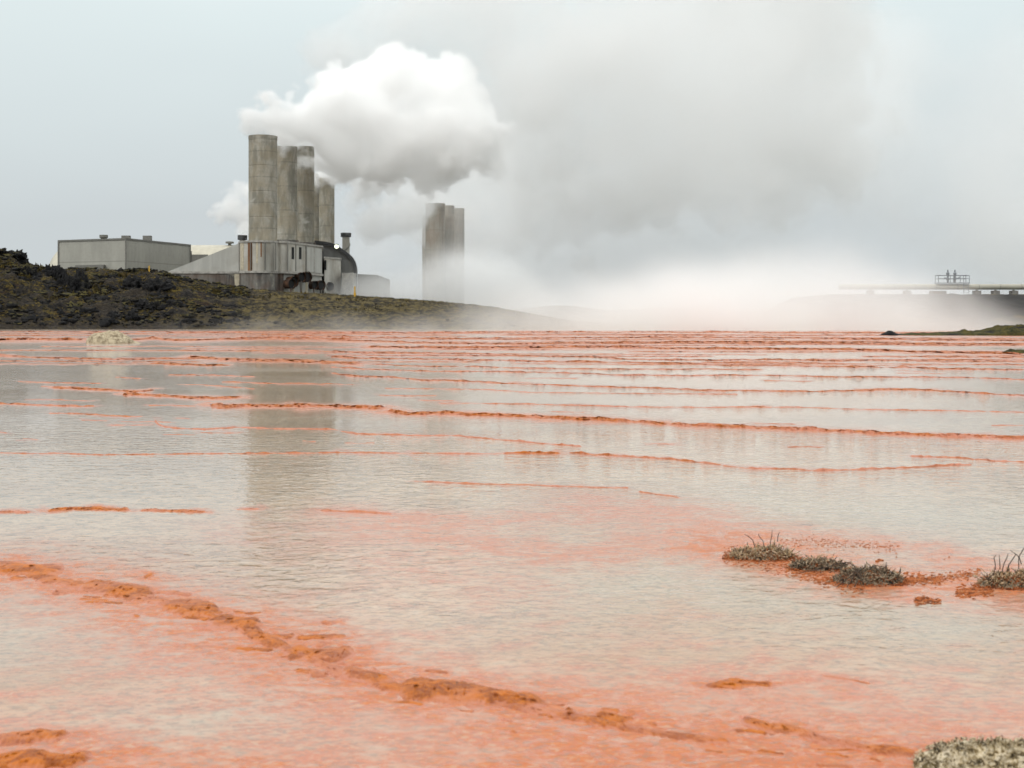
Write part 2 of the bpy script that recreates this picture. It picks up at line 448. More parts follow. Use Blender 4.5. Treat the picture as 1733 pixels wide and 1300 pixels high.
PALE = [(60, [(20,1090),(120,1080),(260,1070)]), (50, [(1000,1000),(1150,980),(1400,1030),(1600,1060)]), (40, [(300,1230),(450,1210)]),
        (40, [(1250,850),(1500,870),(1700,880)])]
TAN = [(70, [(1180,1020),(1400,1040),(1600,1080),(1750,1110)]), (40, [(1000,1120),(1300,1110)]), (30, [(0,1180),(120,1150)])]

def seg_field(px, py, pts, half, aniso=1.0, endc=None):
    """gaussian falloff about a polyline, distances in rows; columns shrink by 4 as the ground is seen so flat"""
    best = np.full(px.shape, 1e9)
    ax = px * 0.28
    for (x0, y0), (x1, y1) in zip(pts[:-1], pts[1:]):
        bx0, bx1 = x0 * 0.28, x1 * 0.28
        dx, dy = bx1 - bx0, y1 - y0
        t = np.clip(((ax - bx0) * dx + (py - y0) * dy) / (dx * dx + dy * dy + 1e-9), 0, 1)
        d = np.hypot(ax - bx0 - t * dx, py - y0 - t * dy)
        best = np.minimum(best, d)
    return np.exp(-(best / half) ** 2)

# ------------------------------------------------------------------ water sheet with its tinted bed
def water_sheet():
    rows_in = np.concatenate([np.arange(553.5, 580, 0.5), np.arange(580, 700, 1.0), np.arange(700, 1400, 2.0), np.arange(1400, 1900, 25)])
    Y = CAM_H * F0 / (rows_in - HZ)
    cols = np.concatenate([np.arange(-1400, -60, 40), np.arange(-60, 1800, 2.6), np.arange(1800, 3200, 40)])
    PX, PY = np.meshgrid(cols, rows_in)
    YY = np.repeat(Y[:, None], len(cols), 1)
    XX = (PX - W0 / 2) / F0 * YY
    # warp the tracing a little so that edges are ragged in world space
    lx = PX / 60.0; ly = (PY - HZ) / 14.0
    wv = fbm(lx, ly, 1.0, 4) * np.clip((PY - HZ) / 45.0, 0.3, 9)
    wv2 = fbm(lx * 2.3, ly * 2.3, 9.0, 3)
    py = PY + wv; px = PX + wv2 * 14
    pink = np.zeros(PX.shape); orange = np.zeros(PX.shape); pale = np.zeros(PX.shape); tan = np.zeros(PX.shape)
    def field(pts, half, reach=3.2):
        """only compute where it can matter"""
        x = [p[0] for p in pts]; y = [p[1] for p in pts]
        r0 = np.searchsorted(rows_in, min(y) - half * reach - 30); r1 = np.searchsorted(rows_in, max(y) + half * reach + 30)
        c0 = np.searchsorted(cols, min(x) - half * reach * 4 - 30); c1 = np.searchsorted(cols, max(x) + half * reach * 4 + 30)
        sl = (slice(r0, r1), slice(c0, c1))
        return sl, seg_field(px[sl], py[sl], pts, half)
    for (t, pts, pk, lab) in RIMS:
        sl, f = field(pts, max(1.1, t * 0.62))
        if t < 6.5: f = f * np.clip(0.72 + 0.9 * fbm(px[sl] / 50, py[sl] / 20, t + pts[0][0] * .01, 3), 0.35, 1)
        pink[sl] = np.maximum(pink[sl], f * (0.85 if t > 2.6 else .6))
        if t >= 6:
            sl, f = field(pts, t * 0.45); orange[sl] = np.maximum(orange[sl], f * (0.8 - .5 * pk))
    for (t, pts, pk) in FAR:
        sl, f = field(pts, max(0.9, t * 0.8)); pink[sl] = np.maximum(pink[sl], f * .8)
        orange[sl] = np.maximum(orange[sl], f * .5 * (1 - pk))
    for (h, pts, p_, o_) in BANDS:
        sl, f = field(pts, h); n = 0.75 + 0.5 * fbm(px[sl] / 45, py[sl] / 9, 4.0, 4)
        pink[sl] = 1 - (1 - pink[sl]) * (1 - np.clip(f * p_ * n, 0, .95))
        orange[sl] = 1 - (1 - orange[sl]) * (1 - np.clip(f * o_ * n, 0, .95))
    for (h, pts) in PALE: sl, f = field(pts, h); pale[sl] = np.maximum(pale[sl], f)
    for (h, pts) in TAN: sl, f = field(pts, h); tan[sl] = np.maximum(tan[sl], f)
    # far side: bands of salmon crust get denser towards the back
    far = np.exp(-((PY - 568) / 19.0) ** 2) * sstep(150, 620, PX)
    st = np.clip(0.45 + 1.5 * fbm(PX / 170, PY / 2.4, 2.0, 3), 0, 1)
    st2 = np.clip(0.2 + 1.6 * fbm(PX / 120, PY / 2.0, 7.0, 3), 0, 1)
    pink = np.clip(pink + far * st * 0.8, 0, 1)
    orange = np.clip(orange + far * st2 * 0.45, 0, 1)
    pink *= sstep(555, 561, PY)
    orange *= sstep(555, 561, PY)
    # milky grey film where nothing grows
    near = sstep(800, 1150, PY)
    pink = np.clip(pink + near * (0.16 + 0.5 * np.clip(fbm(PX / 110, PY / 22, 6.0, 5) + 0.15, 0, 1)) * (1 - .7 * pale), 0, 1)
    Z = 0.0 + 0.004 * orange * np.clip(YY / 10, 0, 1)
    calm_a = sstep(700, 560, PX) * sstep(590, 610, PY) * sstep(960, 860, PY)
    V = np.stack([XX, YY, np.zeros_like(XX)], -1).reshape(-1, 3)
    t = NT('water over silica bed')
    wc = t.coord('World')
    aP, aO, aL, aT = t.attr('pink'), t.attr('orange'), t.attr('pale'), t.attr('tan')
    big = t.noise(t.coord('World', scale=(0.6, 1.0, 1)), 1.0, 5, 0.6, 0.8)
    mid = t.noise(t.coord('World', scale=(3.0, 4.2, 1)), 1.6, 6, 0.65, 1.0)
    fin = t.noise(t.coord('World', scale=(9.0, 16.0, 1)), 2.2, 6, 0.7, 0.6)
    bed = t.mix(t.rng(big, 0.35, 0.65), (0.50, 0.372, 0.258), (0.42, 0.30, 0.205))
    bed = t.mix(t.rng(mid, 0.48, 0.62, 0, 0.5), bed, (0.17, 0.155, 0.125))
    spk = t.noise(t.coord('World', scale=(14, 20, 1)), 1.0, 4, 0.65, 0.3)
    bed = t.mix(t.rng(spk, 0.50, 0.60, 0, 0.5), bed, (0.15, 0.145, 0.12))
    bed = t.mix(t.rng(spk, 0.48, 0.40, 0, 0.4), bed, (0.42, 0.37, 0.30))
    bed = t.mix(t.math('MULTIPLY', aT, t.rng(mid, 0.25, 0.7, 0.2, 0.75)), bed, (0.36, 0.24, 0.135))
    bed = t.mix(t.math('MULTIPLY', aL, 0.55), bed, (0.38, 0.35, 0.28))
    pk = t.math('MULTIPLY', aP, t.rng(mid, 0.40, 0.58, 0.75, 1.5))
    pk = t.math('MULTIPLY', pk, t.rng(fin, 0.40, 0.60, 0.65, 1.3), clamp=True)
    pcol = t.mix(t.rng(fin, 0.35, 0.7), (0.50, 0.16, 0.088), (0.44, 0.23, 0.16))
    c = t.mix(pk, bed, pcol)
    ok = t.math('MULTIPLY', aO, t.rng(mid, 0.40, 0.57, 0.62, 1.5))
    ok = t.math('MULTIPLY', ok, t.rng(fin, 0.40, 0.60, 0.45, 1.35), clamp=True)
    ocol = t.mix(t.rng(fin, 0.4, 0.65), (0.43, 0.085, 0.008), (0.50, 0.14, 0.026))
    c = t.mix(ok, c, ocol)
    fk = t.noise(t.coord('World', scale=(34, 44, 1)), 1.0, 5, 0.7, 0.5)
    c = t.mix(t.rng(fk, 0.50, 0.60, 0, 0.45), c, (0.19, 0.165, 0.13))
    c = t.mix(t.math('MULTIPLY', t.rng(fk, 0.48, 0.38, 0, 0.7), t.rng(mid, .42, .56)), c, (0.46, 0.30, 0.20))
    # small dark stones and holes in the bed close by
    vo = t.n('ShaderNodeTexVoronoi'); vo.inputs['Scale'].default_value = 2.3; vo.inputs['Randomness'].default_value = 1.0
    t.l(t.coord('World', scale=(1.0, 1.5, 1)), vo.inputs['Vector'])
    sp = t.rng(vo.outputs['Distance'], 0.05, 0.14, 1, 0)
    sp = t.math('MULTIPLY', sp, t.rng(mid, 0.5, 0.62, 0, 0.55))
    c = t.mix(sp, c, (0.10, 0.095, 0.08))
    # ripples
    w1 = t.noise(t.coord('World', scale=(8.0, 9.0, 1)), 1.0, 3, 0.55, 0.6)
    w2 = t.noise(t.coord('World', scale=(18.0, 22.0, 1)), 1.0, 2, 0.5, 0.4)
    hgt = t.math('ADD', w1, t.math('MULTIPLY', w2, 0.28))
    sY = t.n('ShaderNodeSeparateXYZ'); t.l(wc, sY.inputs[0])
    far_ = t.rng(sY.outputs['Y'], 18, 34, 0.6, 2.2)
    near_ = t.rng(sY.outputs['Y'], 5, 9, 0.0, 0.15)
    calm = t.rng(t.noise(t.coord('World', scale=(0.05, 0.16, 1)), 1.0, 3, 0.5), 0.4, 0.6, 0.45, 1.25)
    hgt = t.math('MULTIPLY', hgt, t.math('MULTIPLY', t.math('MULTIPLY', t.math('ADD', far_, near_), calm), t.math('SUBTRACT', 1.5, t.math('MULTIPLY', t.attr('calm'), 0.85))))
    b = t.n('ShaderNodeBsdfPrincipled'); t.l(c, b.inputs['Base Color'])
    rough = t.math('ADD', 0.045, t.math('MULTIPLY', pk, 0.12))
    rough = t.math('ADD', rough, t.math('MULTIPLY', ok, 0.22))
    t.l(rough, b.inputs['Roughness'])
    b.inputs['IOR'].default_value = 1.33
    b.inputs['Specular IOR Level'].default_value = 0.38
    bm = t.n('ShaderNodeBump'); bm.inputs['Strength'].default_value = 1.0; bm.inputs['Distance'].default_value = 0.009
    t.l(hgt, bm.inputs['Height']); t.l(bm.outputs[0], b.inputs['Normal'])
    t.l(b.outputs[0], t.out.inputs['Surface'])
    o = npmesh('water', V, grid_faces(len(rows_in), len(cols)), t.m, attrs={'pink': pink, 'orange': orange, 'pale': pale, 'tan': tan, 'calm': calm_a})
    me = o.data
    if me.polygons[0].normal.z < 0: me.flip_normals()
    tag(o, 'shallow milky geothermal water over a beige and salmon bed', None, None, 'structure')
    return o
water_sheet()

def ground_sheet():
    t = NT('dark volcanic ground')
    v = t.coord('World')
    n = t.noise(v, 0.05, 6, 0.6); n2 = t.noise(v, 0.8, 6, 0.65)
    c = t.mix(t.rng(n, 0.4, 0.6), (0.07, 0.062, 0.05), (0.10, 0.095, 0.05))
    c = t.mix(t.rng(n2, 0.4, 0.7, 0, .5), c, (0.04, 0.037, 0.035))
    m = t.bsdf(c, 0.9, n2, 0.5, 0.2)
    s = 9000
    o = mesh('ground', [(-s, -s, -0.3), (s, -s, -0.3), (s, s, -0.3), (-s, s, -0.3)], [(0, 1, 2, 3)], m)
    tag(o, 'flat dark volcanic ground', None, None, 'structure')
ground_sheet()

# ------------------------------------------------------------------ rims as solid crusts
def rim_material(name, pinkness, far=False):
    t = NT(name)
    v = t.coord('World')
    g = t.n('ShaderNodeNewGeometry'); sp = t.n('ShaderNodeSeparateXYZ'); t.l(g.outputs['Normal'], sp.inputs[0])
    s = 1.0 if not far else 0.25
    n1 = t.noise(v, 14 * s, 6, 0.65, 0.6); n2 = t.noise(v, 55 * s, 5, 0.7)
    nl = t.noise(v, 3.0 * s, 4, 0.6)
    c = t.mix(t.rng(n1, 0.40, 0.60), (0.23, 0.052, 0.004), (0.46, 0.122, 0.007))
    c = t.mix(t.rng(n2, 0.48, 0.62, 0, .5), c, (0.52, 0.165, 0.02))
    c = t.mix(t.rng(n2, 0.36, 0.22, 0, .35), c, (0.16, 0.04, 0.006))
    # salmon film where water runs over the crust
    a = t.math('ADD', t.rng(nl, 0.42, 0.60, -0.25, 0.35), pinkness)
    a = t.math('ADD', a, t.math('MULTIPLY', t.rng(t.math('ADD', t.attr('edge'), t.rng(n1, .4, .6, -.25, .25)), 0.30, 0.95), 0.85), clamp=True)
    film = t.mix(n1, (0.48, 0.15, 0.085), (0.45, 0.22, 0.15))
    c = t.mix(a, c, film)
    return t.bsdf(c, 0.5, t.math('ADD', n1, t.math('MULTIPLY', n2, 0.4)), 0.7, 0.012 if not far else 0.06, spec=0.18)
RM = {k: rim_material('mineral crust %s' % k, p) for k, p in (('ochre', 0.0), ('salmon', 0.3), ('rose', 0.65))}
RMF = {k: rim_material('far mineral crust %s' % k, p, True) for k, p in (('ochre', 0.05), ('salmon', 0.35), ('rose', 0.7))}
def rim_geo(t, pts, seed, rough=1.0, step=1.5):
    pts = np.array(pts, float)
    seg = np.hypot(*(np.diff(pts, axis=0).T)); s = np.concatenate([[0], np.cumsum(seg)])
    n = max(8, int(s[-1] / step)); u = np.linspace(0, s[-1], n)
    cx = np.interp(u, s, pts[:, 0]); cyy = np.interp(u, s, pts[:, 1])
    k = max(3, int(n * 0.02)) | 1
    ker = np.ones(k) / k
    cyy = np.convolve(np.pad(cyy, k // 2, 'edge'), ker, 'valid')
    # the line wanders a little
    amp = min(2.2, 0.12 * t + 0.25) * min(1, (np.mean(cyy) - HZ) / 60)
    cyy = cyy + amp * fbm(u / (12 + t * 2), seed, 0.3, 4)
    Y = CAM_H * F0 / (cyy - HZ)
    X = (cx - W0 / 2) / F0 * Y
    endf = sstep(0, 1, np.minimum(u, s[-1] - u) / max(3.0, t * 1.2))
    thin = 1.0 if t < 5.5 else 0.0
    lob = (0.78 - 0.08 * thin) + (0.42 + 0.35 * thin) * fbm(u / (t * 2.2 + 3 + 12 * thin), seed * 1.7, 1.1, 3)
    fg = sstep(800, 950, cyy)
    hgt = (0.62 - 0.22 * fg - 0.22 * sstep(770, 700, cyy)) * t * Y / F0 * lob * endf
    wid = np.maximum((0.42 + 1.15 * fg + 0.2 * sstep(700, 655, cyy)) * t * Y * Y / F0, 2.4 * 0.62 * t * Y / F0)
    wid = np.minimum(wid, 2.6) * (0.75 + 0.5 * fbm(u / (t * 3 + 3), seed * 2.3, 4.0, 2)) * (0.35 + 0.65 * endf)
    K = 11
    tt = np.linspace(-1, 1, K)
    T, _ = np.meshgrid(tt, X)
    prof = np.clip(1 - np.abs(T) ** 2.2, 0, 1) ** 0.7
    Yv = Y[:, None] + T * wid[:, None] * 0.5
    Xv = np.repeat(X[:, None], K, 1)
    pxm = (F0 / Y)[:, None]
    f1 = fbm(Xv * pxm / 9.0, Yv * pxm / 9.0, seed, 4)
    f2 = fbm(Xv * pxm / 3.5, Yv * pxm / 5.0, seed + 5, 3)
    Zv = hgt[:, None] * prof * (1 + rough * ((0.38 - 0.2 * fg[:, None]) * f1 + (0.22 - 0.17 * fg[:, None]) * f2))
    Yv = Yv - (0.22 - 0.1 * fg[:, None]) * wid[:, None] * f1 * prof * rough
    Zv = Zv - 0.004 * (1 - prof) * np.clip(Y[:, None] / 6, 1, 10) - 0.10 * hgt[:, None]
    E = np.clip(np.abs(T) ** 2 + (1 - endf[:, None]), 0, 1)
    return np.stack([Xv, Yv, Zv], -1).reshape(-1, 3), grid_faces(n, K), E.ravel()
def mean_dist(pts): return CAM_H * F0 / (sum(p[1] for p in pts) / len(pts) - HZ)
sv, sf, off = [], [], 0
for i, (t_, pts, pk, lab) in enumerate(RIMS):
    v, f, ed_ = rim_geo(t_, pts, 3.17 * i + 1, step=1.5)
    key = 'ochre' if pk < .22 else 'salmon' if pk < .55 else 'rose'
    if lab:
        c = v.mean(0); v = v - np.array([c[0], c[1], 0])
        o = npmesh('mineral_rim', v, f[:, ::-1], (RM if mean_dist(pts) < 25 else RMF)[key], attrs={'edge': ed_})
        o.location = (c[0], c[1], 0)
        tag(o, lab, 'mineral rim', 'orange mineral rims across the pools')
    else:
        sv.append((v, f, (RM if mean_dist(pts) < 25 else RMF)[key], ed_))
for i, (t_, pts, pk) in enumerate(FAR):
    v, f, ed_ = rim_geo(t_, pts, 5.3 * i + 2, step=2.5)
    sv.append((v, f, RMF['ochre' if pk < .35 else 'salmon' if pk < .6 else 'rose'], ed_))
def join_stuff(name, lst, label):
    V, Fc, MI, mats, off = [], [], [], [], 0
    ED = []
    for v, f, m, e_ in lst:
        ED.append(e_)
        if m not in mats: mats.append(m)
        V.append(v); Fc.append(f[:, ::-1] + off); off += len(v); MI.append(np.full(len(f), mats.index(m)))
    o = npmesh(name, np.concatenate(V), np.concatenate(Fc), mats[0], attrs={'edge': np.concatenate(ED)})
    for m in mats[1:]: o.data.materials.append(m)
    o.data.polygons.foreach_set('material_index', np.concatenate(MI).astype(np.int32))
    tag(o, label, None, None, 'stuff')
    return o
join_stuff('mineral_crust', sv, 'thin broken orange and salmon crust lines edging the shallow pools')

# ------------------------------------------------------------------ blobs: rocks, mounds
def ico(sub):
    import bmesh
    bm = bmesh.new(); bmesh.ops.create_icosphere(bm, subdivisions=sub, radius=1)
    v = np.array([x.co[:] for x in bm.verts]); f = np.array([[q.index for q in p.verts] for p in bm.faces]); bm.free()
    return v, f
ICO = {k: ico(k) for k in (1, 2, 3, 4, 5, 6)}
def rock_geo(c, r, seed, sub=4, amp=0.35, freq=1.6, oct_=5, billow=False):
    v, f = ICO[sub]
    n = fbm(v[:, 0] * freq + seed, v[:, 1] * freq, v[:, 2] * freq, oct_, 0.55)
    if billow: n = 0.6 - np.abs(n) * 1.6
    p = v * (1 + amp * n)[:, None] * np.array(r)
    return p + np.array(c), f

def lava_mat():
    t = NT('dark lava rock')
    v = t.coord('World')
    n = t.noise(v, 0.9, 6, 0.7); n2 = t.noise(v, 0.25, 4, 0.6)
    g = t.n('ShaderNodeNewGeometry'); sp = t.n('ShaderNodeSeparateXYZ'); t.l(g.outputs['Normal'], sp.inputs[0])
    c = t.mix(t.rng(n, 0.35, 0.7), (0.006, 0.006, 0.007), (0.024, 0.023, 0.023))
    moss = t.math('MULTIPLY', t.rng(sp.outputs['Z'], 0.2, 0.8), t.rng(n2, 0.48, 0.62))
    c = t.mix(t.math('MULTIPLY', moss, 0.8), c, (0.09, 0.075, 0.018))
    return t.bsdf(c, 0.9, n, 0.8, 0.3, spec=0.2)
M['lava'] = lava_mat()

# ------------------------------------------------------------------ the hill on the left bank
SKY_L = [(-900,470),(-400,440),(-200,415),(0,424),(20,427),(35,442),(60,447),(85,454),(130,455),(190,456),(225,460),(250,455),(280,461),(300,468),(350,478),(410,487),(480,493),(560,497),(600,500),(650,503),(720,508),(800,515),(840,520),(880,527),(920,534),(960,541),(1010,546),(1100,552),(1400,560)]
BASE_L = [(-900,560),(0,558),(200,558),(400,557),(550,554),(700,552),(900,551),(1400,551)]
def hill():
    sx = np.array([p[0] for p in SKY_L], float); sy = np.array([p[1] for p in SKY_L], float)
    cols = np.concatenate([np.arange(-900, -40, 20), np.arange(-40, 1100, 2.2), np.arange(1100, 1400, 20)])
    YR = 208.0
    ridge_z = GZ(np.interp(cols, sx, sy), YR)
    s = np.concatenate([np.linspace(-0.06, 1.0, 100), np.linspace(1.03, 1.4, 12), np.linspace(1.6, 9, 14)])
    YB = 176.0
    Yv = YB + s[None, :] * (YR - YB) * np.ones((len(cols), 1))
    # columns fan out with distance only up to the ridge, so it is real land and not a cone
    Xv = ((cols[:, None] - W0 / 2) / F0) * Yv
    sh = np.where(s < 1, np.sin(np.clip(s, -0.06, 1) * np.pi / 2) ** 0.85 if False else np.sign(s) * np.abs(np.clip(s, -1, 1)) ** 0.8, 1.0)
    Zv = ridge_z[:, None] * sh[None, :]
    a = np.clip(ridge_z / 8, 0.12, 1)[:, None] * np.sin(np.clip(s, 0, 1) * np.pi)[None, :] ** 0.6
    left = sstep(420, 120, cols)[:, None]
    Zv = Zv + a * (0.9 * fbm(Xv / 7, Yv / 7, 0, 4) + left * 1.1 * (np.abs(fbm(Xv / 3.5, Yv / 3.5, 5, 4)) - 0.25))
    Zv = Zv + 0.22 * np.clip(ridge_z / 4, 0.2, 1)[:, None] * fbm(Xv / 0.9, Yv / 0.9, 3, 4, 0.6) * (s > 0)[None, :] * (s < 1.3)[None, :]
    Zv = np.where(s[None, :] > 1.3, np.maximum(Zv, -0.2), Zv)
    t = NT('moss and lava hillside')
    v = t.coord('World')
    n = t.noise(v, 0.16, 6, 0.65, 0.5); n2 = t.noise(t.coord('World', scale=(1, 1, 1.6)), 0.75, 7, 0.72); n3 = t.noise(t.coord('World', scale=(1, 1, 2.5)), 2.6, 6, 0.7)
    sp = t.n('ShaderNodeSeparateXYZ'); t.l(v, sp.inputs[0])
    dark = t.mix(t.rng(n3, 0.42, 0.62), (0.005, 0.005, 0.005), (0.032, 0.027, 0.024))
    moss = t.mix(t.rng(n3, 0.42, 0.60), (0.022, 0.018, 0.008), (0.13, 0.092, 0.018))
    rusty = (0.05, 0.027, 0.014)
    c = t.mix(t.rng(n2, 0.47, 0.56), dark, moss)
    c = t.mix(t.rng(n, 0.49, 0.57, 0, .9), c, t.mix(n3, dark, (0.05, 0.04, 0.03)))
    c = t.mix(t.math('MULTIPLY', t.rng(n, 0.46, 0.36), t.rng(n3, 0.4, 0.65)), c, rusty)
    # gravelly strip along the shore and sandy crest further right
    shore = t.rng(t.math('ADD', sp.outputs['Z'], t.math('MULTIPLY', n2, 1.6)), 1.3, 3.0, 1, 0)
    c = t.mix(t.math('MULTIPLY', shore, 0.7), c, t.mix(t.rng(n3, .3, .7), (0.022, 0.018, 0.016), (0.05, 0.04, 0.03)))
    right = t.rng(sp.outputs['X'], -46, -28)
    crest = t.mix(t.rng(n2, 0.40, 0.6), (0.03, 0.027, 0.022), (0.17, 0.135, 0.062))
    c = t.mix(t.math('MULTIPLY', right, 0.7), c, crest)
    m = t.bsdf(c, 0.95, t.math('ADD', n2, t.math('MULTIPLY', n3, 0.5)), 1.0, 0.5, spec=0.15)
    V = np.stack([Xv, Yv, Zv], -1).reshape(-1, 3)
    o = npmesh('hill', V, grid_faces(len(cols), len(s))[:, ::-1], m)
    tag(o, 'dark mossy lava bank behind the pools', None, None, 'structure')
    return cols, ridge_z
hill()
def hill_z(px, s):
    """ground height near the ridge line for placing things"""
    sx = [p[0] for p in SKY_L]; sy = [p[1] for p in SKY_L]
    return float(GZ(np.interp(px, sx, sy), 208.0)) * (abs(s) ** 0.8 if s < 1 else 1)
def outcrop(px, py, w, h, s, label, seed, n=7):
    """a craggy pile of lava; w, h in photo pixels"""
    Y = 176 + s * 32
    k = Y / F0; c = P(px, py, Y); V, Fc, off = [], [], 0
    rr = random.Random(seed)
    for i in range(n):
        u = rr.uniform(-.5, .5); q = rr.uniform(-.45, .25)
        r = rr.uniform(.22, .42)
        v, f = rock_geo((u * w * k, rr.uniform(-.4, .4) * w * k, q * h * k * (1 - abs(u)) ), (r * w * k * .7, r * w * k * .7, r * h * k * 1.1), seed + i * 2.2, 5, 0.62, 2.1, 6)
        V.append(v); Fc.append(f + off); off += len(v)
    o = npmesh('lava_outcrop', np.concatenate(V), np.concatenate(Fc), M['lava'], smooth=False)
    o.location = c
    return tag(o, label, 'lava outcrop', 'lava outcrops on the mossy bank')
outcrop(12, 436, 62, 30, 1.0, 'craggy black lava outcrop on the skyline at the far left', 1, 10)
outcrop(88, 472, 40, 44, .80, 'upright black lava outcrop below the left end of the box building', 2, 8)
outcrop(70, 502, 44, 34, .52, 'grey-blue lava boulder pile low on the left slope', 3, 7)
outcrop(122, 492, 44, 60, .60, 'tall shadowy lava outcrop halfway up the slope left of centre', 4, 9)
outcrop(238, 494, 72, 44, .58, 'broad smooth dark lava hump below the box building corner', 5, 9)
outcrop(212, 542, 46, 28, .15, 'black lava outcrop close to the waterline', 6, 7)
outcrop(205, 521, 24, 10, .33, 'small flat lava block above the waterline outcrop', 7, 4)
outcrop(246, 459, 46, 14, 1.02, 'low dark lava mound on the crest before the box building', 8, 6)
outcrop(28, 474, 56, 46, .82, 'jagged black lava outcrop just under the far left skyline crag', 10, 10)
outcrop(152, 461, 40, 12, 1.0, 'thin dark lava ridge on the crest in front of the box building left face', 11, 6)
outcrop(272, 522, 54, 30, .32, 'dark lava outcrop on the lower slope right of the waterline outcrop', 12, 8)
outcrop(160, 520, 40, 18, .3, 'low brownish lava outcrop on the lower slope', 9, 6)
# scattered rubble, uncountable
def rubble():
    V, Fc, off = [], [], 0
    rr = random.Random(5)
    sx = [p[0] for p in SKY_L]; sy = [p[1] for p in SKY_L]
    for i in range(1500):
        px = rr.uniform(-60, 420) if rr.random() < .9 else rr.uniform(300, 900)
        s = rr.uniform(0.02, 1.02)
        Y = 176 + s * 32
        z = float(GZ(np.interp(px, sx, sy), 208.0)) * s ** .8
        r = rr.uniform(.08, .30) * (1.6 if rr.random() < .10 else 1) * (1 if px < 420 else .45)
        v, f = rock_geo((GX(px, Y), Y, z + r * .25), (r * rr.uniform(.9, 2.2), r, r * rr.uniform(.6, 1.1)), i * 1.3, 2, 0.95, 2.6, 3)
        V.append(v); Fc.append(f + off); off += len(v)
    o = npmesh('lava_rubble', np.concatenate(V), np.concatenate(Fc), M['lava'], smooth=False)
    tag(o, 'dark lava rubble strewn over the mossy bank', None, None, 'stuff')
rubble()
# tufts of dry grass and moss on the bank
def grass():
    rr = np.random.default_rng(9)
    n = 22000
    px = np.where(rr.random(n) < .75, rr.uniform(-60, 420, n), rr.uniform(300, 930, n)); s = rr.random(n) ** .7
    sx = [p[0] for p in SKY_L]; sy = [p[1] for p in SKY_L]
    keep = fbm(px / 30, s * 6, 2.0, 3) > -0.05
    px, s = px[keep], s[keep]; n = len(px)
    Y = 176 + s * 32; z = GZ(np.interp(px, sx, sy), 208.0) * s ** .8
    X = GX(px, Y); sc = np.clip(z / 6, .35, 1)
    w = rr.uniform(.05, .16, n) * sc; h = rr.uniform(.15, .5, n) * sc; a = rr.uniform(0, 6.28, n)
    dx, dy = np.cos(a) * w, np.sin(a) * w
    tx, ty = rr.normal(0, .12, n), rr.normal(0, .12, n)
    V = np.stack([np.stack([X - dx, Y - dy, z - .1], -1), np.stack([X + dx, Y + dy, z - .1], -1), np.stack([X + tx, Y + ty, z + h], -1)], 1).reshape(-1, 3)
    F_ = np.arange(n * 3).reshape(-1, 3)
    t = NT('dry grass and moss')
    nn = t.noise(t.coord('World'), 0.5, 5, 0.7)
    c = t.ramp(nn, [(0.38, (0.014, 0.012, 0.006)), (0.5, (0.05, 0.038, 0.011)), (0.64, (0.13, 0.095, 0.03))])
    m = t.bsdf(c, 0.9, spec=0.1)
    tag(npmesh('grass', V, F_, m, smooth=False), 'short dry grass and moss tufts on the lava bank', None, None, 'stuff')
grass()

# far low hills behind the steam
def far_hills():
    t = NT('far hill'); n = t.noise(t.coord('World'), 0.02, 5, 0.6)
    m = t.bsdf(t.mix(n, (0.05, 0.047, 0.04), (0.09, 0.085, 0.06)), 0.95)
    X = np.linspace(-500, 700, 240); Yr = np.linspace(0, 1, 14)
    hh = 4 + 4 * fbm(X / 90, 0.5, 0.2, 4) + 4 * np.exp(-((X - 80) / 90) ** 2)
    Xv = np.repeat(X[:, None], 14, 1); Yv = 520 + Yr[None, :] * 260 + 0 * Xv
    Zv = np.clip(hh, 1, 40)[:, None] * np.sin(Yr * np.pi)[None, :] - 0.3
    tag(npmesh('hills', np.stack([Xv, Yv, Zv], -1).reshape(-1, 3), grid_faces(240, 14)[:, ::-1], m), 'low dark hills far behind the steam', None, None, 'structure')
far_hills()

# ------------------------------------------------------------------ power plant
def thing(name, loc, label, cat, group=None): return empty(name, loc, label, cat, group)

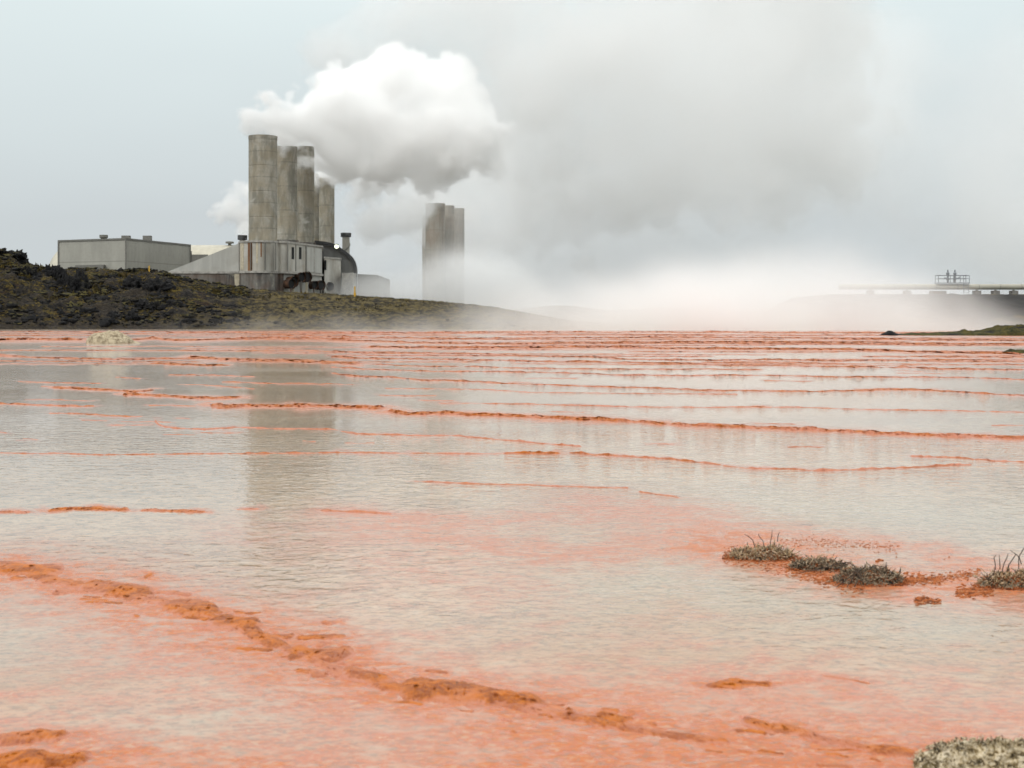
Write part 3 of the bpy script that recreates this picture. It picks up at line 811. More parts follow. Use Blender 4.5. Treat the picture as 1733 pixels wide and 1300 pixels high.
# box hall with vents
def plan(*pts): return [(GX(px, Y), Y) for px, Y in pts]
def box_building():
    A = (GX(99, 266), 266.0); B = (GX(213, 259), 259.0); Cc = (GX(322, 281), 281.0)
    D = (A[0] + Cc[0] - B[0], A[1] + Cc[1] - B[1])
    root = thing('industrial_building', (B[0], B[1], 7), 'flat-roofed box building clad in grey panels with three roof vents', 'building')
    zt = GZ(402, 259); z0 = 5.0
    pts = [B, Cc, D, A]
    MB().prism(pts, z0, zt - .35).build('wall', M['cladding'], root)
    cx = sum(p[0] for p in pts) / 4; cy_ = sum(p[1] for p in pts) / 4
    def off(k): return [(cx + (p[0] - cx) * k, cy_ + (p[1] - cy_) * k) for p in pts]
    MB().prism(off(1.012), zt - .345, zt).build('roof_edge', M['grey_metal'], root)
    def lerp(a, b, t): return (a[0] + (b[0] - a[0]) * t, a[1] + (b[1] - a[1]) * t)
    # flared round vent, two box vents
    k = 262 / F0
    vx, vy = GX(175.5, 268), 268
    v = MB().lathe(vx, vy, [(.45, zt), (.45, zt + .35), (.80, zt + .62), (.80, zt + 1.1), (.70, zt + 1.1), (.5, zt + .5)], 20).build('roof_vent', M['grey_metal'], root, True)
    vx, vy = GX(213.5, 264), 264
    MB().box(vx - .75, vx + .75, vy - .6, vy + .6, zt - .05, zt + .72).build('roof_vent', M['grey_metal'], root)
    vx, vy = GX(249.5, 268), 268
    MB().box(vx - .75, vx + .75, vy - .6, vy + .6, zt - .05, zt + .95).build('roof_vent', M['grey_metal'], root)
    # low lean-to strip at the foot on the left face
    p0 = lerp(A, B, .28); p1 = lerp(A, B, .70)
    MB().prism([(p0[0], p0[1] - 1.2), (p1[0], p1[1] - 1.2), (p1[0], p1[1] - .02), (p0[0], p0[1] - .02)], 6, GZ(447.5, 261)).build('lean_to_roof', M['grey_metal'], root)
    # corner trims and downpipe
    for (p, d) in ((A, .12), (B, .1), (Cc, .12)):
        MB().box(p[0] - d, p[0] + d, p[1] - d - .05, p[1] + d - .05, z0, zt - .36).build('corner_trim', M['grey_metal'], root)
    # small raised annex at the right end
    MB().prism(plan((322.5, 281.5), (324.6, 281.5), (324.6, 287), (322.5, 287)), 5, GZ(424, 281)).build('annex', M['grey_metal'], root)
box_building()

def arch_hall():
    # long cream barrel-roofed hall behind, axis along X, rounded left end
    root = thing('turbine_hall', (GX(250, 305), 305, 6), 'long cream barrel-roofed hall behind the box building', 'building')
    Y0, R, L0, L1 = 305.0, 11.0, GX(83.5, 305), GX(470, 305)
    zt = GZ(414, Y0); zc = 4.0; Rz = zt - zc
    n = 28; segs = []
    for i, x in enumerate(np.concatenate([L0 + 5.2 * (1 - np.cos(np.linspace(0.02, math.pi / 2, 14))), np.linspace(L0 + 5.3, L1, 30)])):
        k = math.sqrt(max(0, 1 - max(0, (L0 + 5.2 - x) / 5.2) ** 2)) if x < L0 + 5.2 else 1
        for j in range(n + 1):
            a = math.pi * j / n
            segs.append((x, Y0 - math.cos(a) * R * k, zc + math.sin(a) ** 0.8 * Rz * (k ** .6)))
    rows = len(segs) // (n + 1)
    npmesh('roof', np.array(segs), grid_faces(rows, n + 1), M['cream'], root)
    x = GX(384, 300)
    MB().lathe(x, 303, [(.35, zt - .3), (.35, zt + .2), (.9, zt + .25), (.9, zt + .6), (.0, zt + .75)], 20).build('roof_vent', M['grey_metal'], root, True)
    # grey link wall between box building and the base block
    MB().prism(plan((320, 292), (352, 292), (352, 296), (320, 296)), 5, GZ(430, 292)).build('link_wall', M['grey_metal'], root)
arch_hall()

def stack_block():
    root = thing('stack_base_building', (GX(450, 232), 232, 4), 'pale concrete block with curved front carrying the tall stacks', 'building')
    # curved upper tier
    zt, zm = GZ(409.5, 227), GZ(457.5, 227)
    front = [(404.5, 231)]
    for a in np.linspace(0, 1, 14):
        px = 406 + a * 66
        front.append((px, 229.2 - 2.6 * math.sin(a * math.pi) ** .7))
    front += [(476, 229.0), (487, 229.4)]
    def mk(fr, extra=0.0): return [(GX(px, Y), Y - extra) for px, Y in fr]
    right = [(545, 243.0)]
    back = [(545, 268), (404.5, 262)]
    MB().prism(mk(front + right + back), zm, zt).build('upper_wall', M['wall'], root)
    # coping on the upper tier, set proud
    cop = [(GX(px, Y) + (-.12 if i == 0 else 0), Y - .22) for i, (px, Y) in enumerate(front)] + [(GX(545.3, 243) + .2, 242.8), (GX(545.3, 268) + .2, 268.2), (GX(404.5, 262) - .2, 262.2)]
    MB().prism(cop, zt + .003, zt + .32).build('coping', M['white_edge'], root)
    # ledge between the tiers
    led = [(GX(px, Y) + (-.1 if i == 0 else 0), Y - .3) for i, (px, Y) in enumerate(front)] + [(GX(545, 243) + .28, 242.9), (GX(545, 268) + .28, 268.3), (GX(404.5, 262) - .2, 262.3)]
    MB().prism(led, zm - .35, zm - .003).build('ledge', M['white_edge'], root)
    # lower tier
    low = [(GX(px, Y) + (-.02 if i == 0 else 0), Y - .08) for i, (px, Y) in enumerate(front[:-1])] + [(GX(480, 229.4), 229.4)]
    MB().prism(low + [(GX(480, 229.4), 262), (GX(404.5, 262), 262)], 3.0, zm - .353).build('lower_wall', M['stained'], root)
    MB().prism([(GX(480.3, 229.5), 229.5), (GX(545, 243) - .05, 243.0), (GX(545, 268) - .05, 268), (GX(480.3, 229.5), 262)], 3.0, zm - .353).build('plinth', M['panel'], root)
    # sloping wing on the left: pale triangle over the stained wall
    xl, xr = GX(285, 230), GX(404.3, 230)
    tri = [(xl, 230, zm), (xr, 230, zm), (xr, 230, GZ(411, 230)), (xl, 252, zm), (xr, 252, zm), (xr, 252, GZ(411, 230))]
    MB().add(tri, [(0, 1, 2), (3, 5, 4), (0, 2, 5, 3), (1, 4, 5, 2), (0, 3, 4, 1)]).build('sloping_wing', M['panel'], root)
    MB().box(xl - .3, xr, 229.8, 252, zm - .35, zm - .003).build('wing_ledge', M['white_edge'], root)
    MB().box(xl, xr - .01, 229.95, 252, 3, zm - .353).build('wing_lower_wall', M['stained'], root)
    # vertical panel joints as thin fins on the curved front
    for px, Yq in ((424, 226.7), (448, 226.3), (466, 227.2), (486.5, 229.0)):
        MB().box(GX(px, Yq) - .05, GX(px, Yq) + .05, Yq - .12, Yq + .6, zm + .1, zt - .1).build('joint_strip', M['grey_metal'], root)
    # rust streak under the left edge, lime streak on the lower wall
    x = GX(424.5, 227)
    def fy(px): return 229.2 - 2.6 * math.sin(min(1, max(0, (px - 406) / 66)) * math.pi) ** .7
    for (pa, pb, mt, nm, lo_) in ((419.5, 426.5, 'rust_stain', 'rust_streak', 0), (407, 412.5, 'cream_stain', 'lime_streak', .2), (433.5, 436.5, 'cream_stain', 'lime_streak', 1.2), (441, 443, 'rust_stain', 'rust_streak', 2.2)):
        q = np.linspace(pa, pb, 5)
        MB().prism([(GX(x_, fy(x_)), fy(x_) - .05) for x_ in q] + [(GX(x_, fy(x_)), fy(x_) + .3) for x_ in q[::-1]], zm + .02 + lo_, zt - .02).build(nm, M[mt], root)
    x0, x1 = GX(396, 229.8), GX(405, 229.8)
    MB().add([(x0, 229.9, zm - .36), (x1, 229.9, zm - .36), (x1 - .1, 229.9, 4), (x0 + .35, 229.9, 4), (x0, 230.2, zm - .36), (x1, 230.2, zm - .36), (x1 - .1, 230.2, 4), (x0 + .35, 230.2, 4)],
             [(3, 2, 1, 0), (4, 5, 6, 7), (0, 4, 7, 3), (1, 2, 6, 5), (0, 1, 5, 4)]).build('lime_streak', M['cream_stain'], root)
    # right-hand receding wall: louvre slots and pipes
    a = Vector((GX(487, 229.4), 229.4, 0)); b = Vector((GX(545, 243), 243, 0)); d = (b - a).normalized(); nrm = Vector((d.y, -d.x, 0))
    def on(px):
        """point on the receding wall seen at column px"""
        q = (px - W0 / 2) / F0
        t = (a.x - q * a.y) / (q * d.y - d.x)
        return a + d * t
    def wallbox(px0, px1, z0, z1, th, name, mat):
        p, q = on(px0), on(px1)
        MB().prism([(p.x + nrm.x * th, p.y + nrm.y * th), (q.x + nrm.x * th, q.y + nrm.y * th), (q.x - nrm.x * .1, q.y - nrm.y * .1), (p.x - nrm.x * .1, p.y - nrm.y * .1)], z0, z1).build(name, mat, root)
    for px in (493, 505.5):
        p = on(px + 2)
        wallbox(px + .5, px + 4.5, GZ(438, p.y), GZ(417.5, p.y), .04, 'louvre_opening', M['black'])
    for px in (500, 517):
        wallbox(px, px + .7, zm + .1, zt - .1, .10, 'joint_strip', M['grey_metal'])
    wallbox(518.5, 543.5, zm + .15, zt - .25, .14, 'steel_panel', M['panel'])
    wallbox(530, 531, zm + .15, zt - .25, .18, 'joint_strip', M['white_edge'])
    for px, py, r in ((484.5, 480, .95), (494, 476, 1.05), (507.5, 468.5, .95), (516.5, 468.5, 1.1), (529, 482, .85), (540.5, 482, 1.0)):
        p = on(max(px - 2, 488)); z = GZ(py, p.y)
        root_p = p + Vector((0, 0, z))
        r *= .80; nd = Vector((.80, -.60, 0)); e_ = root_p + nd * .85
        w = MB().tube([root_p - nd * .5, e_], r, 24, False)
        o = w.build('discharge_pipe', M['rust'], root, True)
        MB().tube([root_p + nd * .55, root_p + nd * .6], r * .97, 20, True).build('pipe_mouth', M['black'], o)
        fl = MB().tube([root_p + nd * .66, e_ + nd * .06], r * 1.14, 24, False).build('flange', M['rust'], o, True)
        # pier under each pipe
        MB().box(e_.x - .35, e_.x - .05, e_.y - .25, e_.y + .25, 3, z - r + .05).build('pipe_pier', M['cream_stain'] if px in (494, 516.5) else M['stained'], root)
    # lower right block with round outlet, and small light-coloured kiosk
    MB().prism([(GX(545.4, 244) + .3, 244.5), (GX(577, 250), 250), (GX(577, 275), 275), (GX(545.4, 275), 275)], 3, GZ(438, 248)).build('side_block', M['wall'], root)
    MB().prism([(GX(545, 244) + .3, 244.2), (GX(578, 250), 249.7), (GX(578, 275), 275.2), (GX(545.4, 275), 275.2)], GZ(438, 248) + .003, GZ(438, 248) + .3).build('side_coping', M['white_edge'], root)
    MB().box(GX(545.8, 244) + .3, GX(548.6, 244) + .25, 244.3, 245.2, GZ(456, 245), GZ(440, 245)).build('louvre_opening', M['black'], root)
    c = Vector((GX(556, 246), 246, GZ(484, 246)))
    o = MB().tube([c + Vector((-.4, .4, 0)), c + Vector((.45, -.55, 0))], .75, 20, False).build('discharge_pipe', M['rust'], root, True)
    MB().tube([c + Vector((.2, -.3, 0)), c + Vector((.22, -.34, 0))], .7, 20, True).build('pipe_mouth', M['black'], o)
    MB().box(GX(578.5, 247), GX(598, 247), 247, 251, 2.5, GZ(461, 247)).build('kiosk', M['white_edge'], root)
stack_block()

def hall_arch_end():
    # gable end of the barrel-roofed hall on the right of the stacks
    root = thing('barrel_roof_hall', (GX(545, 262), 262, 4), 'dark grey barrel-roofed hall with curved gable right of the stacks', 'building')
    Yg = 258.0
    prof = [(604.5, 500), (604.5, 462), (603.5, 452), (601, 443), (597, 436), (591, 430), (584, 425), (576, 419.5), (568, 414.5), (560, 411.5), (550, 409.5), (535, 408), (500, 408), (480, 412), (480, 500)]
    v = [P(px, py, Yg) for px, py in prof]
    n = len(v); bk = [p + Vector((-8, 42, 0)) for p in v]
    MB().add([p[:] for p in v] + [p[:] for p in bk], [tuple(range(n))[::-1], tuple(range(n, 2 * n))] + [(i, i + 1, n + i + 1, n + i) for i in range(n - 1)]).build('gable_wall', M['grey_clad'], root)
    # thick roof lip standing out from the gable
    c = P(545, 470, Yg)
    outer = [p + (p - c).normalized() * .12 for p in v[1:-1]]; inner = [p - (p - c).normalized() * .45 for p in v[1:-1]]
    q = len(outer); f = []; vv = [(p.x, Yg - .9, p.z) for p in outer] + [(p.x, Yg - .9, p.z) for p in inner] + [(p.x, Yg - .05, p.z) for p in outer] + [(p.x, Yg - .05, p.z) for p in inner]
    for i in range(q - 1):
        f += [(i, q + i, q + i + 1, i + 1), (i, i + 1, 2 * q + i + 1, 2 * q + i), (q + i, 3 * q + i, 3 * q + i + 1, q + i + 1)]
    f += [(0, 2 * q, 3 * q, q), (q - 1, 2 * q - 1, 4 * q - 1, 3 * q - 1)]
    MB().add(vv, f).build('roof_edge', M['dark_metal'], root)
    # annex wing fading into the steam
    MB().prism(plan((605, 262), (640, 268), (660, 300), (605, 300)), 2, GZ(463, 262)).build('annex', M['grey_metal'], root)
    return root
M['grey_clad'] = corrugated('gable cladding', (0.21, 0.21, 0.20), (0.9, 0.3, 0), 1.2, (3.2, .4))
hall_arch_end()
# floodlight on the hall roof
def flood():
    p = P(569.5, 416.5, 256)
    root = thing('floodlight', p, 'small lit floodlight at the roof edge between the last stack and the gable', 'lamp')
    MB().lathe(0, 0, [(.0, 0), (.42, 0), (.36, .42), (.12, .55), (.0, .55)], 20).build('housing', M['dark_metal'], None, True)
    o = COL.objects[-1] if False else bpy.data.objects['housing']
    o.rotation_euler = (math.radians(-60), 0, 0); o.parent = root; o.location = (0, 0, 0)
    t = NT('lamp glow'); em = t.n('ShaderNodeEmission'); em.inputs[0].default_value = (0.93, 1.0, 0.72, 1); em.inputs[1].default_value = 2.2
    t.l(em.outputs[0], t.out.inputs['Surface'])
    l = MB().lathe(0, 0, [(.0, -.10), (.22, -.08), (.40, -.02)], 20).build('lens', t.m, None, True)
    l.rotation_euler = (math.radians(-60), 0, 0); l.parent = root
    MB().tube([(0, .2, -.9), (0, .25, .1)], .05, 6).build('bracket', M['dark_metal'], None).parent = root
flood()

def stack(cx, cy_, r, ztop, zbot, label, mat, group, flange=True):
    root = thing('cooling_stack', (cx, cy_, zbot), label, 'chimney', group)
    prof = []
    z = zbot
    prof.append((r, zbot))
    while z + 4.2 < ztop - .6:
        z += 4.2
        prof += [(r, z - .10), (r - .035, z - .06), (r - .035, z + .06), (r, z + .10)]
    prof.append((r, ztop - .5))
    MB().lathe(cx, cy_, prof, 64).build('shaft', mat, root, True)
    MB().lathe(cx, cy_, [(r + .03, ztop - .498), (r + .03, ztop), (r - .28, ztop), (r - .28, ztop - 6), (0.01, ztop - 6)], 64).build('rim', mat, root, True)
    if flange:
        MB().lathe(cx, cy_, [(r, zbot + .35), (r + .22, zbot + .3), (r + .22, zbot - .6)], 64).build('base_collar', M['stained'], root, True)
    return root
g1 = 'tall concrete stacks of the plant'
def st(px, Y, dpx, ptop, pbot, label, mat=M['stack'], group=g1, flange=True):
    return stack(GX(px, Y), Y, dpx * Y / F0 / 2, GZ(ptop, Y), GZ(pbot, Y), label, mat, group, flange)
st(445, 231.5, 48, 230, 411, 'tallest and leftmost tapering-free concrete stack on the curved block')
st(484, 247, 38, 248, 409, 'second concrete stack from the left, half hidden behind the tallest')
st(516, 255, 32, 248, 413, 'third concrete stack with a pale patch, in the middle of the row')
st(531, 291, 26, 294, 430, 'concrete stack showing only as a narrow strip behind the third')
st(553, 287, 26, 301, 436, 'rightmost and lowest stack of the near row')
g2 = 'distant concrete stacks rising out of the steam'
st(736.5, 395, 33, 344, 535, 'widest distant stack at the front of the far cluster', M['stack_far'], g2, False)
st(759.5, 403, 19, 347.5, 535, 'distant middle stack of the far cluster', M['stack_far'], g2, False)
st(777, 411, 18, 352, 535, 'distant rightmost stack of the far cluster', M['stack_far'], g2, False)
st(720, 440, 11, 365, 535, 'distant shorter stack peeping out at the left of the far cluster', M['stack_far'], g2, False)

def small_chimney(px, Y, w, ptop, pbot, label, twist=False):
    cx, k = GX(px, Y), Y / F0
    r = w * k / 2; zt, zb = GZ(ptop, Y), GZ(pbot, Y)
    root = thing('vent_chimney', (cx, Y, zb), label, 'chimney', 'small capped vent chimneys')
    MB().lathe(cx, Y, [(r, zb), (r, zt - .8)], 24).build('pipe', M['wall'], root, True)
    MB().lathe(cx, Y, [(r + .02, zt - .8), (r + .3, zt - .75), (r + .3, zt), (r, zt), (r, zt - .6)], 24).build('cap', M['dark_metal'], root, True)
    if twist:
        pts = [(cx + (r + .05) * math.cos(a * 1.0 + 3.4), Y + (r + .05) * math.sin(a + 3.4), zb + (zt - .8 - zb) * a / 5.2) for a in np.linspace(0, 5.2, 30)]
        MB().tube(pts, .09, 6).build('spiral_strake', M['grey_metal'], root, True)
small_chimney(410.3, 233, 10, 397.5, 412, 'short capped vent chimney left of the tallest stack, rust below it')
small_chimney(585.5, 262, 12.5, 393.5, 430, 'capped vent chimney with a spiral pipe on the curved hall roof', True)

def marker_post(px, Y, ptop, pbot, label, arm=False):
    x = GX(px, Y); root = thing('marker_post', (x, Y, GZ(pbot, Y)), label, 'post', 'yellow marker posts on the bank')
    MB().tube([(x, Y, GZ(pbot, Y) - .3), (x, Y, GZ(ptop, Y))], .11, 8).build('pole', M['yellow'], root)
    if arm: MB().box(x - 1.0, x + 1.0, Y - .03, Y + .03, GZ(463, Y), GZ(461.5, Y)).build('crossbar', M['yellow'], root)
    else: MB().box(x - .17, x + .17, Y - .12, Y + .12, GZ(499, Y), GZ(495, Y)).build('sign_plate', M['yellow'], root)
marker_post(252.5, 206, 449, 467, 'thin yellow post with crossbar on the crest before the box building', True)
marker_post(600.5, 206, 484, 501, 'yellow post on the crest right of the plant beside the steam')
# pale scrap on the slope
o = npmesh('litter_scrap', *rock_geo((0, 0, 0), (.40, .25, .10), 3, 3, .5), M['white']); o.location = (GX(363, 196), 196, GZ(501.3, 196))
tag(o, 'small white scrap lying on the dark slope below the stacks', 'litter')

# ------------------------------------------------------------------ right: pipeline, platform, embankment
def embankment():
    t = NT('embankment gravel')
    n = t.noise(t.coord('World'), 0.9, 6, 0.7); n2 = t.noise(t.coord('World'), 0.12, 4, 0.6)
    c = t.mix(t.rng(n, .3, .7), (0.012, 0.012, 0.012), (0.032, 0.030, 0.028))
    c = t.mix(t.rng(n2, .56, .66, 0, .7), c, (0.12, 0.09, 0.04))
    m = t.bsdf(c, 0.95, n, 0.8, 0.3, spec=.2)
    X = np.linspace(GX(1300, 200), 190, 500); s = np.linspace(0, 1, 40)
    zt = GZ(496, 202)
    top = zt * sstep(GX(1300, 200), GX(1400, 200), X) ** .5
    Yv = 172 + s[None, :] * 60 + 0 * X[:, None]; Xv = X[:, None] + 0 * Yv
    pr = sstep(0, .42, s) * (1 - sstep(.75, 1, s))
    Zv = top[:, None] * pr[None, :] + .13 * fbm(Xv / 1.6, Yv / 1.6, 0, 4) * (pr * (1 - sstep(.40, .46, s)) + .1)[None, :] - .2
    tag(npmesh('embankment', np.stack([Xv, Yv, Zv], -1).reshape(-1, 3), grid_faces(500, 40)[:, ::-1], m), 'dark gravel embankment under the pipeline', None, None, 'structure')
embankment()
def pipeline():
    Y = 203.0; zc = GZ(484.8, Y); x0, x1 = GX(1420, Y), 190
    root = thing('pipeline', (GX(1600, Y), Y, 5), 'horizontal insulated pipeline on low supports running off to the right', 'pipeline')
    MB().tube([(x0, Y, zc), (x1, Y, zc)], .40, 20).build('pipe', M['pipe'], root, True)
    for px in [1473, 1535] + [1653, 1684.5, 1715.5, 1747, 1779, 1811, 1843]:
        x = GX(px, Y)
        b = MB().box(x - .46, x + .46, Y - .6, Y + .6, GZ(500, Y), GZ(491.3, Y)).build('support_block', M['stained'], root)
        MB().box(x - .08, x + .08, Y - .3, Y + .3, GZ(491.2, Y), zc - .42).build('saddle_post', M['grey_metal'], b)
    x = GX(1590, Y)
    MB().box(x - 1.3, x + .8, Y - .7, Y + .7, GZ(500, Y), GZ(491.8, Y)).build('support_block', M['stained'], root)
    for px in np.arange(1440, 1900, 36.0):
        xx = GX(px, Y); MB().tube([(xx - .04, Y, zc), (xx + .04, Y, zc)], .412, 20).build('band', M['grey_metal'], root, True)
    # platform with railing
    pl = thing('valve_platform', (GX(1611, Y), Y, zc + .46), 'small railed service platform on top of the pipeline', 'platform')
    xa, xb, z0 = GX(1585.5, Y), GX(1637.5, Y), zc + .5
    MB().box(xa - .1, xb + .1, Y - .8, Y + .8, z0, z0 + .10).build('deck', M['galv'], pl)
    zr = GZ(465.5, Y)
    for yy in (Y - .75, Y + .75):
        for px in (1585.5, 1611, 1628, 1637.5):
            MB().tube([(GX(px, Y), yy, z0 + .1), (GX(px, Y), yy, zr)], .045, 6).build('rail_post', M['galv'], pl)
        for z in (zr, (z0 + zr) / 2 + .1):
            MB().tube([(xa, yy, z), (xb, yy, z)], .045, 6).build('hand_rail', M['galv'], pl)
    for xx in (xa, xb):
        MB().tube([(xx, Y - .75, zr), (xx, Y + .75, zr)], .045, 6).build('hand_rail', M['galv'], pl)
    # ladder at its right below the pipe
    for xx in (GX(1628, Y), GX(1636.5, Y)):
        MB().tube([(xx, Y - .8, GZ(496, Y)), (xx, Y - .8, z0)], .04, 6).build('ladder_rail', M['galv'], pl)
    for z in np.arange(GZ(495, Y), z0, .3):
        MB().tube([(GX(1628, Y), Y - .8, z), (GX(1636.5, Y), Y - .8, z)], .025, 5).build('rung', M['galv'], pl)
    for px, lab, sd in ((1604, 'left of two grey valves standing inside the platform railing', -1), (1616, 'right of two grey valves standing inside the platform railing', 1)):
        x = GX(px, Y)
        v = thing('relief_valve', (x, Y, z0 + .1), lab, 'valve', 'pair of valves on the pipeline platform')
        MB().lathe(x, Y, [(.14, z0 + .1), (.14, z0 + .5), (.26, z0 + .55), (.26, z0 + .65), (.15, z0 + .7), (.15, z0 + 1.25), (.24, z0 + 1.3), (.24, z0 + 1.5), (.13, z0 + 1.6), (.10, z0 + 1.95), (.0, z0 + 2.0)], 16).build('body', M['galv'], v, True)
        MB().tube([(x, Y - .1, z0 + .72), (x + sd * .55, Y - .1, z0 + .78), (x + sd * .62, Y - .1, z0 + .95 if sd > 0 else z0 + .62)], .09, 8).build('outlet', M['galv'], v, True)
pipeline()

# ------------------------------------------------------------------ mossy islands and mounds
def moss_mat(name, a, b, c3, scale=6.0):
    t = NT(name)
    v = t.coord('World'); n = t.noise(v, scale, 6, .7, .4); n2 = t.noise(v, scale * .3, 4, .6)
    c = t.mix(t.rng(n, .35, .65), a, b)
    c = t.mix(t.rng(n2, .5, .64), c, c3)
    return t.bsdf(c, .9, n, .9, .08, spec=.2)
M['islandmoss'] = moss_mat('island moss', (0.018, 0.020, 0.006), (0.075, 0.060, 0.014), (0.016, 0.014, 0.011), 2.2)
M['palecrust'] = moss_mat('pale silica crust', (0.52, 0.44, 0.31), (0.17, 0.13, 0.08), (0.46, 0.38, 0.26), 5.0)
def mound(name, pts, mat, label, cat, group=None, sub=(90, 40), depth=1.0, rough=.35, freq=2.0, seed=0, foot=None):
    """pts = skyline [(px, height m)], foot at ground distance Y"""
    Y = foot
    xs = np.array([GX(p[0], Y) for p in pts]); hs = np.array([p[1] for p in pts])
    X = np.linspace(xs[0], xs[-1], sub[0]); s = np.linspace(-1, 1, sub[1])
    H = np.interp(X, xs, hs)
    ends = np.clip(H / max(hs), .05, 1) ** .5
    Yv = Y + depth + s[None, :] * depth * ends[:, None]; Xv = X[:, None] + 0 * Yv
    pr = np.clip(1 - s ** 2, 0, 1) ** .55
    Zv = H[:, None] * pr[None, :]
    Zv = Zv * (1 + rough * fbm(Xv * freq, Yv * freq, seed, 5, .6)) + .3 * rough * H[:, None] * pr[None, :] * fbm(Xv * freq * 4, Yv * freq * 4, seed, 3) - .012
    c = np.array([X.mean(), Y, 0])
    o = npmesh(name, np.stack([Xv, Yv, Zv], -1).reshape(-1, 3) - c, grid_faces(sub[0], sub[1])[:, ::-1], mat)
    o.location = c
    return tag(o, label, cat, group)
mound('moss_island', [(1525,.0),(1545,.12),(1570,.18),(1600,.20),(1650,.26),(1656,.42),(1662,.28),(1700,.42),(1720,.68),(1735,.62),(1760,.72),(1830,.5),(1900,.0)], M['islandmoss'],
      'long low green moss island at the right edge before the steam', 'island', sub=(420, 60), depth=3.2, rough=.3, freq=1.1, seed=2, foot=97)
mound('mossy_rock', [(1494,0),(1500,.18),(1508,.28),(1514,.36),(1520,.22),(1530,.06),(1548,0)], M['lava'], 'small pointed dark rock left of the moss island', 'rock', sub=(120, 40), depth=.9, rough=.35, freq=1.4, seed=6, foot=98)
mound('mossy_rock', [(1702,0),(1712,.07),(1724,.12),(1733,.11),(1760,.09),(1800,0)], M['islandmoss'], 'small mossy rock at the right edge among the far rims', 'rock', sub=(120, 40), depth=.5, rough=.5, freq=3, seed=9, foot=44)
mound('silica_mound', [(138,0),(143,.32),(152,.46),(165,.52),(180,.54),(196,.46),(206,.32),(216,.14),(232,0)], M['palecrust'], 'pale cream crusted mound in the far pools below the hill', 'mound', sub=(220, 90), depth=.9, rough=.17, freq=2.6, seed=4, foot=63)

def nodules(rr, n, cx, cy_, lx, ly, r0, r1, zfun, sub=2):
    V, Fc, off = [], [], 0
    for i in range(n):
        a = rr.uniform(0, 6.283); q = math.sqrt(rr.random())
        x = cx + math.cos(a) * q * lx; y = cy_ + math.sin(a) * q * ly
        r = rr.uniform(r0, r1)
        v, f = rock_geo((x, y, zfun(x, y) + r * .25), (r * rr.uniform(.8, 1.5), r, r * rr.uniform(.6, 1.2)), i * 1.1, sub, .5, 2.2, 3)
        V.append(v); Fc.append(f + off); off += len(v)
    return np.concatenate(V), np.concatenate(Fc)
def shards(rr, n, c, lx, ly, L0, L1, zfun, seed=0, up=.5):
    """many small elongated splinters: leaflets, stalk ends and crust flakes"""
    g = np.random.default_rng(seed + 100)
    a = g.uniform(0, 6.283, n); q = np.sqrt(g.random(n))
    x = c[0] + np.cos(a) * q * lx; y = c[1] + np.sin(a) * q * ly
    kp = fbm(x * 30, y * 30, seed, 3) + (q < .5) * .25 > -.12
    x, y = x[kp], y[kp]; n = len(x)
    z = np.array([zfun(i, j) for i, j in zip(x, y)])
    d = g.normal(size=(n, 3)); d[:, 2] = np.abs(d[:, 2]) * .8 + up; d /= np.linalg.norm(d, axis=1)[:, None]
    e = np.cross(d, g.normal(size=(n, 3))); e /= np.linalg.norm(e, axis=1)[:, None]; h = np.cross(d, e)
    L = (L0 + (L1 - L0) * g.random(n) ** 2)[:, None]; w = L0 * g.uniform(.12, .45, (n, 1)) * (L / L0) ** .4
    p = np.stack([x, y, z], -1) + g.normal(0, L1 * .25, (n, 3))
    mid = p + d * L * g.uniform(.3, .6, (n, 1))
    V = np.stack([p - d * L * .2, mid + e * w, mid + h * w, mid - e * w, mid - h * w, p + d * L], 1).reshape(-1, 3)
    F_ = np.array([[0, 2, 1], [0, 3, 2], [0, 4, 3], [0, 1, 4], [5, 1, 2], [5, 2, 3], [5, 3, 4], [5, 4, 1]])
    return V, (F_[None] + 6 * np.arange(n)[:, None, None]).reshape(-1, 3)
def tuft_mat(name, cols, scale):
    t = NT(name)
    v = t.coord('World'); n = t.noise(v, scale, 5, .7, .5)
    c = t.ramp(n, [(.5 + (p - .5) * .6, q) for p, q in cols])
    n2 = t.noise(v, scale * 4, 4, .6)
    return t.bsdf(c, .75, n2, .8, .006, spec=.35)
def c_thin(v):
    """draw the four waist corners of each splinter in, making stems"""
    v = v.reshape(-1, 6, 3).copy(); m = v[:, 1:5].mean(1, keepdims=True); v[:, 1:5] = m + (v[:, 1:5] - m) * .38
    return v.reshape(-1, 3)
M['straw'] = tuft_mat('dry straw stems', [(.34, (0.08, 0.045, 0.025)), (.44, (0.38, 0.26, 0.15)), (.54, (0.70, 0.58, 0.42)), (.66, (0.40, 0.17, 0.05))], 70)
M['tuft_pale'] = tuft_mat('pale crusted heather', [(.30, (0.06, 0.045, 0.025)), (.40, (0.30, 0.20, 0.09)), (.50, (0.62, 0.48, 0.30)), (.58, (0.34, 0.14, 0.03)), (.68, (0.66, 0.55, 0.42))], 90)
M['tuft_orange'] = tuft_mat('orange crusted heather', [(.32, (0.10, 0.024, 0.005)), (.45, (0.30, 0.075, 0.010)), (.6, (0.42, 0.12, 0.03)), (.75, (0.38, 0.20, 0.10))], 26)
M['tuft_dark'] = tuft_mat('dark wet heather', [(.32, (0.008, 0.008, 0.005)), (.44, (0.03, 0.026, 0.012)), (.50, (0.22, 0.10, 0.03)), (.56, (0.55, 0.46, 0.34)), (.66, (0.04, 0.035, 0.015)), (.76, (0.30, 0.24, 0.17))], 80)
